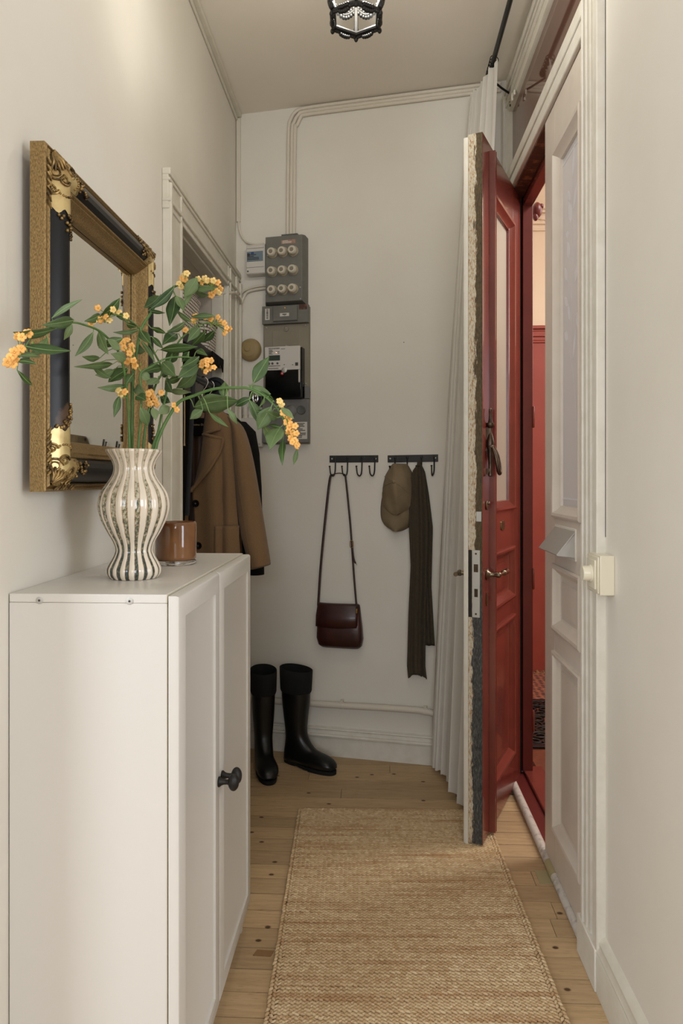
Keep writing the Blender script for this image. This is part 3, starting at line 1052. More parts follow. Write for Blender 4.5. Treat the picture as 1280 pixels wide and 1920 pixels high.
# key plates
mb = MB()
mb.lathe([(0.0155, 0.0), (0.0165, 0.003), (0.012, 0.005), (0.0, 0.0055)], 20, (W - 0.052, 0.0505, 1.172), 'y')
mb.lathe([(0.006, 0.0), (0.006, 0.010), (0.003, 0.012)], 12, (W - 0.052, 0.0505, 1.18), 'y')
mb.build('cylinder_lock', M['nickel'], d1)
mb = MB()
mb.ell((W - 0.052, 0.051, 0.845), 0.009, 0.003, 0.024, 14, 10)
mb.build('keyhole_plate', M['old_brass'], d1)
mb = MB()
mb.prism([(0.030 * math.copysign(abs(math.cos(t)) ** 0.5, math.cos(t)), 0.0185 * math.copysign(abs(math.sin(t)) ** 0.5, math.sin(t))) for t in [2 * PI * k / 28 for k in range(28)]],
         lambda a, b: (0.34 + a, 0.0495, 1.088 + b), lambda a, b: (0.34 + a * 0.94, 0.0535, 1.088 + b * 0.94))
npl = mb.build('name_plate', M['old_brass'], d1)
mb = MB()
for k in range(3):
    mb.box(0.325, 0.355, 0.0533, 0.0541, 1.079 + k * 0.008, 1.082 + k * 0.008)
mb.build('engraving', M['bronze'], npl)
# knocker
kx, ky = W - 0.058, 0.0505
mb = MB()
mb.lathe([(0.002, 1.510), (0.0055, 1.506), (0.0055, 1.498), (0.0035, 1.494), (0.006, 1.470), (0.008, 1.460), (0.0135, 1.458), (0.0145, 1.451), (0.0125, 1.445), (0.006, 1.440), (0.005, 1.425), (0.010, 1.41), (0.0145, 1.392), (0.014, 1.375), (0.011, 1.365), (0.010, 1.345), (0.007, 1.325), (0.006, 1.29), (0.008, 1.285), (0.008, 1.275), (0.004, 1.272)], 18, (kx, ky + 0.012, 0))
mb.box(kx - 0.006, kx + 0.006, ky, ky + 0.012, 1.36, 1.44)
mb.box(kx - 0.006, kx + 0.006, ky, ky + 0.012, 1.28, 1.30)
kn = mb.build('door_knocker', M['bronze'], d1)
mb = MB()
pts = bez([(kx - 0.016, ky + 0.022, 1.375), (kx - 0.018, ky + 0.034, 1.345), (kx - 0.013, ky + 0.042, 1.30), (kx, ky + 0.044, 1.283), (kx + 0.013, ky + 0.042, 1.30), (kx + 0.018, ky + 0.034, 1.345), (kx + 0.016, ky + 0.022, 1.375)], 5)
mb.tube(pts, [0.0035 + 0.004 * math.sin(PI * i / (len(pts) - 1)) for i in range(len(pts))], 10)
mb.lathe([(0.004, -0.02), (0.006, -0.016), (0.006, 0.016), (0.004, 0.02)], 12, (kx, ky + 0.02, 1.376), 'x')
mb.build('knocker_ring', M['bronze'], kn)
# ------------------------------------------------------------------ cabinet
cb = thing('shoe_cabinet', (-0.663, 1.27, 0), 'tall white two-door cabinet against the left wall, vase on its top', 'cabinet')
mb = MB()
mb.box(0.0, 0.288, 0.0, 0.018, 0.0, 1.039)
mb.box(0.0, 0.288, 0.712, 0.73, 0.0, 1.039)
mb.box(0.0, 0.006, 0.018, 0.712, 0.05, 1.039)
mb.box(0.006, 0.28, 0.018, 0.712, 0.06, 0.078)
mb.box(0.262, 0.276, 0.018, 0.712, 0.0, 0.06)
mb.build('body', M['cab'], cb, bevel=0.0012)
MB().box(0.0, 0.288, 0.0, 0.73, 1.0392, 1.055).build('top_panel', M['cab'], cb, bevel=0.0015)
mb = MB()
mb.box(0.288, 0.2888, 0.0005, 0.7295, 1.040, 1.0545)
mb.box(0.288, 0.2888, 0.0005, 0.0175, 0.001, 1.039)
mb.build('edge_band', M['cab_edge'], cb)
for yy, in ((0.056,), (0.221,)):
    mb = MB()
    mb.lathe([(0.0062, 0.0), (0.0066, 0.0008), (0.005, 0.0012), (0.0, 0.0012)], 20, (yy, -0.0002, 1.043), '-y')
    sc_ = mb.build('screw_cap', M['steel'], cb)
    mb = MB()
    mb.lathe([(0.0022, 0.0), (0.0022, 0.0003)], 8, (yy, -0.0013, 1.043), '-y')
    mb.build('socket', M['print'], sc_)
DOOR_Z0, DOOR_Z1 = 0.082, 1.052
for u0, u1, ku in ((0.001, 0.333, 0.318), (0.337, 0.729, 0.352)):
    mp = lambda u, v, h: (0.311 + h, u, v)
    mb = MB()
    ring(mb, mp, u0, u1, DOOR_Z0, DOOR_Z1, [(0.0, -0.020), (0.0, -0.006), (0.002, -0.002), (0.006, 0.0), (0.042, 0.0), (0.0425, -0.0045), (0.0445, -0.0055)], cap=True)
    mb.f.append(tuple(range(3, -1, -1)))
    dr = mb.build('door', M['cab'], cb, angle=30)
    mb = MB()
    mb.lathe([(0.011, 0.0), (0.0115, 0.003), (0.008, 0.007), (0.006, 0.012), (0.0055, 0.020), (0.008, 0.026)], 18, (0.311, ku, 0.588), 'x')
    mb.ell((0.311 + 0.034, ku, 0.588), 0.0125, 0.0135, 0.0195, 18, 12)
    mb.build('knob', M['black_iron'], dr)

# ------------------------------------------------------------------ vase
VX, VY, VZ = -0.508, 1.487, 1.055
vz = thing('vase', (VX, VY, VZ), 'ribbed cream and dark green striped vase holding flowers on the cabinet', 'vase')
PX = 1.51 / 1350
prof = [(1087, 42), (1082, 46), (1077, 48.2), (1070, 48.5), (1065, 47), (1057, 43), (1050, 38.8), (1042, 35), (1035, 33.2), (1026, 34.8), (1015, 39.5), (1003, 46.5), (990, 53), (974, 60), (957, 63.8), (945, 63.6), (935, 61.8), (925, 58), (915, 51.5), (905, 44.5), (895, 39), (887, 36.8), (880, 36.3), (872, 38.2), (865, 41.5), (858, 46), (852, 50), (848, 51.2), (847, 49.5), (850, 46), (860, 38), (872, 33), (880, 31.5), (900, 34), (930, 52), (960, 58), (1000, 42), (1035, 28), (1075, 30)]
pr = [(r * PX, (1087.5 - y) * PX) for y, r in prof]
nin = 27
rings_ = []
hpts = bez([(r, h, 0) for r, h in pr[:28]], 4) + [Vector((r, h, 0)) for r, h in pr[28:]]
cnt = len(hpts) - len(pr[28:])
NSEG = 144
for i, p in enumerate(hpts):
    amp = 0.030 if i < cnt - 3 else 0.012
    ring_ = []
    for j in range(NSEG):
        t = 2 * PI * j / NSEG
        ph = (t / (2 * PI) * 18) % 1.0
        k = math.sin(PI * min(ph / 0.58, 1.0)) ** 0.6 if ph < 0.58 else -0.25 * math.sin(PI * (ph - 0.58) / 0.42)
        r = p.x * (1 + amp * k)
        ring_.append((r * math.cos(t), r * math.sin(t), p.y))
    rings_.append(ring_)
MB().loft(rings_).build('body', M['vase'], vz, angle=60)

# ------------------------------------------------------------------ candle tumbler
ch = thing('candle_holder', (-0.490, 1.738, 1.055), 'amber brown glass tumbler beside the vase on the cabinet', 'candle holder')
MB().lathe([(0.044, 0.0105), (0.0485, 0.013), (0.0495, 0.02), (0.0497, 0.090), (0.049, 0.100), (0.047, 0.103), (0.045, 0.100), (0.0445, 0.03), (0.02, 0.026), (0.0, 0.026)], 48).build('tumbler', M['amber'], ch, angle=60)
tag(MB().lathe([(0.0, 0.0002), (0.044, 0.0002), (0.048, 0.003), (0.049, 0.008), (0.046, 0.0102), (0.0, 0.0102)], 48).build('base', M['thickglass'], ch, angle=60), 'thick clear glass base')

# ------------------------------------------------------------------ flowers
STEMS = {
 'A': ([(-0.513,1.487,1.302),(-0.509,1.477,1.371),(-0.507,1.477,1.476),(-0.499,1.477,1.527),(-0.494,1.488,1.575),(-0.477,1.508,1.618),(-0.463,1.529,1.655),(-0.439,1.55,1.682),(-0.414,1.562,1.692),(-0.386,1.573,1.688),(-0.357,1.584,1.683)],0.0042),
 'B': ([(-0.51,1.467,1.302),(-0.51,1.457,1.403),(-0.507,1.427,1.475),(-0.512,1.407,1.514),(-0.52,1.376,1.534),(-0.529,1.346,1.545),(-0.534,1.295,1.544),(-0.541,1.255,1.54),(-0.556,1.214,1.524),(-0.568,1.184,1.509),(-0.575,1.168,1.492),(-0.58,1.158,1.473),(-0.588,1.153,1.457)],0.003),
 'C': ([(-0.493,1.498,1.303),(-0.49,1.498,1.351),(-0.48,1.498,1.411),(-0.469,1.509,1.462),(-0.458,1.519,1.494),(-0.468,1.499,1.527),(-0.478,1.468,1.556),(-0.484,1.438,1.571),(-0.501,1.417,1.584),(-0.519,1.396,1.586),(-0.534,1.386,1.58)],0.0032),
 'D': ([(-0.47,1.499,1.303),(-0.457,1.5,1.356),(-0.435,1.5,1.399),(-0.414,1.497,1.425),(-0.382,1.493,1.437),(-0.336,1.485,1.45),(-0.285,1.478,1.451),(-0.262,1.469,1.448),(-0.237,1.465,1.437),(-0.216,1.461,1.42),(-0.197,1.457,1.398),(-0.184,1.453,1.37),(-0.173,1.448,1.338)],0.0042),
 'E': ([(-0.48,1.508,1.303),(-0.467,1.519,1.363),(-0.462,1.529,1.403),(-0.452,1.53,1.449),(-0.451,1.53,1.487),(-0.443,1.54,1.532),(-0.43,1.551,1.563),(-0.417,1.562,1.581),(-0.399,1.572,1.599),(-0.381,1.583,1.608),(-0.363,1.594,1.609),(-0.349,1.6,1.603),(-0.338,1.605,1.596)],0.003),
 'G': ([(-0.494,1.468,1.302),(-0.489,1.468,1.37),(-0.482,1.458,1.435),(-0.485,1.458,1.477),(-0.464,1.469,1.496),(-0.438,1.48,1.513),(-0.412,1.492,1.518),(-0.388,1.498,1.517),(-0.369,1.504,1.508),(-0.358,1.504,1.499)],0.003)}
LEAVES = [
 ('B',(-0.53,1.237,1.54),(-0.555,1.17,1.517),0.0158,(-0.541,1.255,1.54)),
 ('B',(-0.55,1.211,1.52),(-0.555,1.075,1.486),0.0129,(-0.554,1.221,1.527)),
 ('B',(-0.546,1.188,1.533),(-0.488,1.173,1.56),0.0076,(-0.556,1.214,1.524)),
 ('B',(-0.555,1.19,1.5),(-0.555,1.12,1.457),0.0135,(-0.564,1.194,1.514)),
 ('B',(-0.555,1.109,1.471),(-0.494,1.142,1.469),0.0134,(-0.579,1.161,1.48)),
 ('B',(-0.555,1.09,1.452),(-0.536,1.126,1.457),0.0059,(-0.585,1.155,1.462)),
 ('B',(-0.555,1.084,1.443),(-0.527,1.093,1.44),0.0065,(-0.586,1.154,1.459)),
 ('B',(-0.555,1.087,1.43),(-0.555,1.137,1.413),0.0065,(-0.586,1.154,1.459)),
 ('B',(-0.541,1.255,1.538),(-0.555,1.254,1.509),0.0098,(-0.541,1.255,1.54)),
 ('B',(-0.532,1.329,1.538),(-0.555,1.301,1.488),0.0122,(-0.531,1.329,1.545)),
 ('C',(-0.502,1.386,1.616),(-0.542,1.384,1.579),0.0157,(-0.516,1.4,1.586)),
 ('C',(-0.542,1.387,1.585),(-0.555,1.344,1.562),0.0118,(-0.532,1.387,1.581)),
 ('B',(-0.529,1.346,1.542),(-0.499,1.318,1.494),0.0148,(-0.529,1.346,1.545)),
 ('B',(-0.527,1.416,1.492),(-0.555,1.297,1.468),0.011,(-0.51,1.417,1.495)),
 ('B',(-0.543,1.39,1.5),(-0.555,1.333,1.493),0.0098,(-0.515,1.397,1.521)),
 ('B',(-0.555,1.381,1.484),(-0.511,1.364,1.456),0.0098,(-0.511,1.413,1.501)),
 ('B',(-0.532,1.436,1.483),(-0.555,1.396,1.467),0.0142,(-0.509,1.42,1.488)),
 ('B',(-0.497,1.39,1.538),(-0.535,1.362,1.514),0.0137,(-0.516,1.391,1.524)),
 ('B',(-0.504,1.439,1.485),(-0.543,1.433,1.458),0.0203,(-0.508,1.423,1.482)),
 ('B',(-0.508,1.451,1.454),(-0.555,1.408,1.444),0.0123,(-0.508,1.437,1.451)),
 ('B',(-0.523,1.442,1.431),(-0.528,1.425,1.386),0.0118,(-0.509,1.447,1.427)),
 ('A',(-0.466,1.529,1.657),(-0.495,1.512,1.627),0.0194,(-0.463,1.529,1.655)),
 ('A',(-0.434,1.525,1.673),(-0.477,1.498,1.621),0.015,(-0.443,1.547,1.678)),
 ('A',(-0.44,1.554,1.663),(-0.439,1.508,1.587),0.0236,(-0.447,1.543,1.673)),
 ('A',(-0.388,1.54,1.698),(-0.416,1.539,1.654),0.0227,(-0.4,1.567,1.69)),
 ('A',(-0.43,1.528,1.656),(-0.411,1.522,1.62),0.015,(-0.447,1.543,1.673)),
 ('A',(-0.404,1.559,1.675),(-0.422,1.536,1.63),0.0099,(-0.405,1.565,1.69)),
 ('A',(-0.406,1.587,1.682),(-0.365,1.554,1.663),0.0111,(-0.4,1.567,1.69)),
 ('A',(-0.401,1.558,1.68),(-0.344,1.527,1.671),0.012,(-0.4,1.567,1.69)),
 ('A',(-0.486,1.51,1.621),(-0.441,1.484,1.609),0.0064,(-0.477,1.508,1.618)),
 ('A',(-0.471,1.483,1.578),(-0.442,1.494,1.568),0.01,(-0.488,1.495,1.589)),
 ('E',(-0.417,1.552,1.605),(-0.455,1.545,1.583),0.0127,(-0.408,1.567,1.59)),
 ('E',(-0.441,1.569,1.583),(-0.46,1.526,1.55),0.0203,(-0.426,1.554,1.569)),
 ('C',(-0.472,1.422,1.559),(-0.441,1.391,1.526),0.016,(-0.482,1.448,1.566)),
 ('C',(-0.468,1.482,1.559),(-0.445,1.482,1.534),0.0094,(-0.477,1.474,1.551)),
 ('A',(-0.487,1.465,1.548),(-0.449,1.443,1.497),0.0074,(-0.497,1.482,1.551)),
 ('E',(-0.402,1.551,1.605),(-0.433,1.536,1.628),0.0087,(-0.399,1.572,1.599)),
 ('E',(-0.356,1.567,1.621),(-0.409,1.57,1.62),0.011,(-0.363,1.594,1.609)),
 ('E',(-0.384,1.595,1.592),(-0.419,1.619,1.566),0.0161,(-0.387,1.58,1.605)),
 ('E',(-0.364,1.603,1.596),(-0.399,1.629,1.574),0.0139,(-0.356,1.597,1.606)),
 ('E',(-0.383,1.547,1.591),(-0.404,1.519,1.554),0.0152,(-0.393,1.576,1.602)),
 ('C',(-0.462,1.518,1.538),(-0.385,1.533,1.547),0.0167,(-0.468,1.499,1.527)),
 ('E',(-0.426,1.536,1.539),(-0.464,1.56,1.518),0.0205,(-0.436,1.546,1.548)),
 ('G',(-0.394,1.497,1.53),(-0.413,1.511,1.511),0.013,(-0.396,1.496,1.518)),
 ('G',(-0.37,1.486,1.517),(-0.399,1.45,1.489),0.0129,(-0.378,1.501,1.512)),
 ('G',(-0.373,1.495,1.503),(-0.406,1.454,1.469),0.022,(-0.372,1.503,1.509)),
 ('G',(-0.376,1.492,1.489),(-0.427,1.517,1.456),0.0205,(-0.367,1.504,1.506)),
 ('G',(-0.374,1.486,1.53),(-0.341,1.438,1.511),0.0104,(-0.385,1.499,1.515)),
 ('G',(-0.437,1.449,1.501),(-0.399,1.415,1.466),0.0224,(-0.447,1.477,1.508)),
 ('C',(-0.456,1.525,1.501),(-0.492,1.503,1.487),0.0193,(-0.46,1.516,1.499)),
 ('A',(-0.49,1.472,1.574),(-0.531,1.428,1.558),0.0083,(-0.494,1.488,1.575)),
 ('A',(-0.507,1.498,1.542),(-0.482,1.483,1.528),0.0169,(-0.498,1.479,1.535)),
 ('B',(-0.494,1.398,1.497),(-0.507,1.352,1.501),0.0158,(-0.51,1.417,1.495)),
 ('A',(-0.498,1.45,1.475),(-0.499,1.414,1.451),0.0147,(-0.507,1.477,1.476)),
 ('A',(-0.506,1.481,1.449),(-0.469,1.445,1.434),0.0167,(-0.508,1.477,1.441)),
 ('A',(-0.491,1.45,1.432),(-0.467,1.44,1.421),0.0164,(-0.508,1.477,1.441)),
 ('G',(-0.481,1.444,1.408),(-0.474,1.474,1.373),0.0183,(-0.484,1.461,1.414)),
 ('C',(-0.466,1.475,1.41),(-0.456,1.468,1.383),0.0129,(-0.48,1.498,1.411)),
 ('D',(-0.438,1.507,1.415),(-0.458,1.489,1.399),0.017,(-0.428,1.499,1.407)),
 ('E',(-0.452,1.549,1.455),(-0.401,1.54,1.45),0.0109,(-0.452,1.53,1.449)),
 ('E',(-0.416,1.514,1.478),(-0.443,1.495,1.465),0.0128,(-0.451,1.53,1.481)),
 ('C',(-0.472,1.482,1.47),(-0.49,1.465,1.482),0.0146,(-0.467,1.511,1.467)),
 ('C',(-0.495,1.403,1.57),(-0.481,1.425,1.568),0.0099,(-0.498,1.421,1.582)),
 ('C',(-0.519,1.411,1.591),(-0.491,1.402,1.571),0.012,(-0.516,1.4,1.586)),
 ('B',(-0.499,1.379,1.514),(-0.513,1.349,1.529),0.0136,(-0.512,1.407,1.514)),
 ('C',(-0.46,1.496,1.474),(-0.474,1.462,1.456),0.0169,(-0.463,1.514,1.478)),
 ('E',(-0.435,1.515,1.497),(-0.465,1.534,1.487),0.0192,(-0.448,1.533,1.502)),
 ('E',(-0.446,1.507,1.475),(-0.42,1.462,1.44),0.017,(-0.451,1.53,1.481)),
 ('E',(-0.47,1.545,1.441),(-0.447,1.542,1.428),0.0152,(-0.455,1.53,1.434)),
 ('D',(-0.388,1.514,1.415),(-0.287,1.501,1.427),0.0371,(-0.393,1.494,1.433)),
 ('D',(-0.367,1.507,1.408),(-0.395,1.508,1.389),0.0158,(-0.374,1.492,1.439)),
 ('D',(-0.32,1.492,1.433),(-0.319,1.502,1.467),0.017,(-0.319,1.483,1.45)),
 ('D',(-0.348,1.486,1.4),(-0.3,1.446,1.367),0.0081,(-0.367,1.49,1.441)),
 ('D',(-0.305,1.462,1.406),(-0.289,1.483,1.376),0.0098,(-0.311,1.482,1.45)),
 ('D',(-0.259,1.482,1.43),(-0.298,1.504,1.416),0.0127,(-0.249,1.467,1.442)),
 ('D',(-0.251,1.456,1.457),(-0.219,1.46,1.512),0.0224,(-0.258,1.468,1.446)),
 ('D',(-0.218,1.473,1.437),(-0.264,1.472,1.456),0.0163,(-0.223,1.462,1.426)),
 ('D',(-0.21,1.471,1.421),(-0.238,1.462,1.443),0.0106,(-0.213,1.46,1.416)),
 ('D',(-0.262,1.47,1.425),(-0.242,1.476,1.372),0.0171,(-0.253,1.468,1.444)),
 ('D',(-0.212,1.443,1.408),(-0.244,1.465,1.363),0.0244,(-0.21,1.46,1.413)),
 ('D',(-0.2,1.473,1.389),(-0.221,1.428,1.398),0.0154,(-0.193,1.456,1.389)),
 ('D',(-0.233,1.472,1.373),(-0.22,1.5,1.342),0.0158,(-0.193,1.456,1.389)),
 ('D',(-0.195,1.456,1.367),(-0.21,1.408,1.32),0.0263,(-0.184,1.453,1.37)),
 ('D',(-0.191,1.467,1.344),(-0.188,1.428,1.289),0.0123,(-0.184,1.453,1.37)),
 ('D',(-0.163,1.472,1.324),(-0.171,1.475,1.291),0.0077,(-0.184,1.453,1.37)),
 ('D',(-0.191,1.431,1.404),(-0.161,1.396,1.379),0.01,(-0.201,1.458,1.401)),
 ('D',(-0.214,1.46,1.398),(-0.247,1.454,1.401),0.0102,(-0.204,1.458,1.405)),
 ('D',(-0.195,1.46,1.367),(-0.223,1.482,1.374),0.0071,(-0.184,1.453,1.37)),
 ('D',(-0.227,1.444,1.425),(-0.229,1.394,1.402),0.005,(-0.227,1.463,1.429))]
BLOOMS = [
 ('B',(-0.584,1.155,1.465),[(-0.555,1.071,1.448),(-0.555,1.058,1.437),(-0.555,1.082,1.446),(-0.551,1.071,1.454),(-0.547,1.085,1.463),(-0.553,1.085,1.46),(-0.554,1.087,1.482),(-0.555,1.066,1.445),(-0.555,1.074,1.437),(-0.541,1.074,1.478)]),
 ('B',(-0.572,1.173,1.498),[(-0.555,1.123,1.494)]),
 ('C',(-0.529,1.389,1.582),[(-0.548,1.371,1.568),(-0.539,1.383,1.573),(-0.521,1.381,1.572),(-0.541,1.374,1.594),(-0.501,1.377,1.587),(-0.508,1.367,1.589),(-0.483,1.368,1.577),(-0.527,1.377,1.578),(-0.555,1.374,1.565)]),
 ('G',(-0.482,1.46,1.48),[(-0.511,1.452,1.548),(-0.5,1.447,1.534),(-0.512,1.437,1.528),(-0.502,1.442,1.518),(-0.523,1.449,1.506),(-0.508,1.445,1.502),(-0.492,1.436,1.502),(-0.495,1.452,1.494),(-0.501,1.452,1.525),(-0.514,1.436,1.539)]),
 ('C',(-0.474,1.504,1.436),[(-0.473,1.49,1.445),(-0.481,1.487,1.43),(-0.467,1.496,1.429),(-0.474,1.486,1.419),(-0.45,1.486,1.443),(-0.469,1.49,1.436),(-0.464,1.5,1.42),(-0.476,1.481,1.44)]),
 ('G',(-0.359,1.504,1.5),[(-0.352,1.483,1.51),(-0.366,1.492,1.5),(-0.352,1.498,1.496),(-0.34,1.491,1.496),(-0.357,1.489,1.487),(-0.348,1.498,1.511),(-0.365,1.496,1.509),(-0.352,1.482,1.5)]),
 ('A',(-0.422,1.558,1.689),[(-0.423,1.552,1.701),(-0.41,1.538,1.707),(-0.428,1.54,1.686),(-0.418,1.551,1.697),(-0.423,1.542,1.679),(-0.417,1.55,1.705)]),
 ('A',(-0.367,1.581,1.685),[(-0.39,1.559,1.7),(-0.385,1.573,1.696),(-0.37,1.56,1.696),(-0.357,1.56,1.696),(-0.349,1.567,1.694),(-0.353,1.564,1.675),(-0.343,1.569,1.681),(-0.365,1.575,1.669),(-0.378,1.57,1.704),(-0.344,1.558,1.669)]),
 ('E',(-0.363,1.594,1.609),[(-0.404,1.574,1.611),(-0.382,1.58,1.622),(-0.368,1.58,1.618),(-0.353,1.585,1.622),(-0.401,1.578,1.622),(-0.336,1.573,1.606),(-0.331,1.577,1.597),(-0.327,1.589,1.596),(-0.336,1.579,1.586),(-0.346,1.586,1.611)]),
 ('E',(-0.414,1.563,1.584),[(-0.419,1.559,1.589)]),
 ('D',(-0.207,1.459,1.409),[(-0.196,1.448,1.42),(-0.193,1.449,1.413)]),
 ('D',(-0.18,1.451,1.359),[(-0.183,1.439,1.391),(-0.186,1.433,1.395),(-0.177,1.446,1.384),(-0.172,1.437,1.372),(-0.181,1.446,1.377),(-0.163,1.434,1.368),(-0.178,1.445,1.357),(-0.169,1.444,1.356),(-0.172,1.44,1.344),(-0.165,1.437,1.339),(-0.16,1.431,1.353),(-0.159,1.444,1.332),(-0.169,1.435,1.336),(-0.176,1.441,1.365),(-0.16,1.431,1.328)]),
 ('B',(-0.509,1.442,1.439),[(-0.517,1.419,1.44),(-0.505,1.421,1.437),(-0.517,1.434,1.435)]),
 ('D',(-0.424,1.499,1.412),[(-0.415,1.478,1.406),(-0.425,1.493,1.417)])]



def leaf_mesh(b, t, w, s, rnd):
    """lanceolate blade from b to t (apparent width w), petiole from s"""
    b, t = Vector(b), Vector(t)
    d = t - b
    L = d.length
    view = (b + t) / 2 - Vector((0, 0, 1.26))
    view.normalize()
    side = d.cross(view)
    side.normalize()
    nrm = side.cross(d)
    nrm.normalize()
    if nrm.dot(view) > 0:
        nrm = -nrm
    a = rnd.uniform(-0.75, 0.75)
    side2 = (side * math.cos(a) + nrm * math.sin(a))
    nrm2 = side2.cross(d).normalized()
    if nrm2.dot(view) > 0:
        nrm2 = -nrm2
    W = w / max(math.cos(a), 0.85) * 0.60
    n = 12
    bow = rnd.uniform(-0.02, 0.10) * L
    sag = rnd.uniform(-0.10, 0.14) * L
    mb = MB()
    rows = []
    for i in range(n + 1):
        q = i / n
        c = b + d * q + nrm2 * (bow * math.sin(PI * q)) + side2 * (sag * math.sin(PI * q) * 0.5)
        ww = W * (math.sin(PI * q ** 0.88) ** 1.15 if 0 < q < 1 else 0.0) + 0.0004
        wave = 0.06 * W * math.sin(q * 17 + a * 9)
        fold = 0.22 * ww
        rows.append([c - side2 * ww + nrm2 * (fold + wave), c - side2 * ww * 0.5 + nrm2 * fold * 0.35, c, c + side2 * ww * 0.5 + nrm2 * fold * 0.35, c + side2 * ww + nrm2 * (fold - wave)])
    mb.grid(rows)
    return mb, [r[2] + nrm2 * 0.0003 for r in rows]


rl = random.Random(8)
NAMES = {'A': 'flowering stem rising upright from vase middle to the top right bloom', 'B': 'flowering stem arching far left across the mirror frame',
         'C': 'flowering stem leaning up to blooms in front of the mirror glass', 'D': 'thick flowering stem arching far right in front of the meter board',
         'E': 'flowering stem bending right in front of the woven basket', 'G': 'short flowering stem with bloom before the black closet shelf'}
branch = {}
for k, (pts, r) in STEMS.items():
    root = thing('flower_stem', pts[0], NAMES[k], 'flower', 'orange flowering stems in the vase')
    o = Vector(pts[0])
    # the cut end stands inside the vase
    foot = Vector((VX + (o.x - VX) * 0.4, VY + (o.y - VY) * 0.4, VZ + 0.05))
    path = bez([foot] + [Vector(p) for p in pts], 5)
    n_ = len(path)
    mb = MB().tube([p - o for p in path], [r * (1.0 - 0.62 * i / (n_ - 1)) for i in range(n_)], 8)
    mb.build('stem', M['stem'], root)
    branch[k] = (root, o)

for k, b, t, w, s in LEAVES:
    root, o = branch[k]
    mb, rib = leaf_mesh(b, t, w, s, rl)
    mb.v = [tuple(Vector(p) - o) for p in mb.v]
    m_ = M[rl.choice(['leaf_dark', 'leaf_dark', 'leaf_dark', 'leaf_mid', 'leaf_mid', 'leaf_mid', 'leaf_pale'])]
    lf = mb.build('leaf', m_, root, angle=80, solid=0.0004)
    rm = MB()
    pts = [p - o for p in rib]
    if s is not None and (Vector(s) - Vector(b)).length < 0.09:
        sv = Vector(s) - o
        mid = (sv + pts[0]) / 2 + Vector((0, 0, 0.004))
        pts = [sv, mid] + pts
    rm.tube(pts, [0.0010] * 2 + [0.0008 * (1 - 0.8 * i / len(pts)) for i in range(len(pts) - 2)], 5)
    rm.build('midrib', M['leaf_rib'], lf)

# one five-petalled floret, copied for every floret of every cluster
mb = MB()
for q in range(5):
    a = 2 * PI * q / 5
    ca, sa = math.cos(a), math.sin(a)
    rows = []
    for i in range(5):
        t = i / 4
        r = 0.0012 + 0.0072 * t
        w = 0.0006 + 0.0030 * math.sin(PI * (0.15 + 0.72 * t))
        h = 0.0012 * math.sin(PI * t) - 0.0012 * t
        rows.append([(r * ca - x * w * sa, r * sa + x * w * ca, h + 0.0005 * abs(x)) for x in (-1, -0.4, 0.4, 1)])
    mb.grid(rows)
mb.ell((0, 0, 0.0006), 0.0014, 0.0014, 0.0014, 8, 6)
floret0 = mb.build('floret', M['petal'], None, angle=80, solid=0.0004)
floret_me = floret0.data
bpy.data.objects.remove(floret0)
floret_me2 = floret_me.copy()
floret_me2.materials.clear()
floret_me2.materials.append(M['petal2'])
rf = random.Random(5)
for ci, (k, s, fl) in enumerate(BLOOMS):
    root, o = branch[k]
    c = sum((Vector(p) for p in fl), Vector()) / len(fl)
    sv = Vector(s)
    core = sv * 0.45 + c * 0.55 + Vector((0, 0.006, -0.002))
    mb = MB()
    mb.tube([sv - o, core - o], 0.0014, 6)
    for p in fl:
        mb.tube([core - o, (core + Vector(p)) / 2 - o + Vector((0, 0, 0.003)), Vector(p) - o], [0.0008, 0.0007, 0.0012], 5)
    for _ in range(max(1, len(fl) // 2)):
        q = core - o + Vector((rf.uniform(-0.012, 0.012), rf.uniform(-0.004, 0.006), rf.uniform(-0.01, 0.01)))
        mb.ell(q, 0.0022, 0.0022, 0.003, 7, 5)
    cl = mb.build('flower_cluster', M['bloomcore'], root)
    for p in fl:
        pale = ci in (2, 6, 7, 10, 12) and rf.random() < 0.6
        f = bpy.data.objects.new('floret', floret_me2 if pale else floret_me)
        COL.objects.link(f)
        f.parent = cl
        f.location = Vector(p) - o
        view = -(Vector(p) - Vector((0, 0, 1.26))).normalized()
        v2 = (view + Vector((rf.uniform(-0.7, 0.7), rf.uniform(-0.4, 0.4), rf.uniform(-0.4, 0.7)))).normalized()
        f.rotation_euler = v2.to_track_quat('Z', 'Y').to_euler()
        sc_ = rf.uniform(0.80, 1.02)
        f.scale = (sc_, sc_, sc_)
        s_ = f.modifiers.new('solid', 'SOLIDIFY')
        s_.thickness = 0.0004

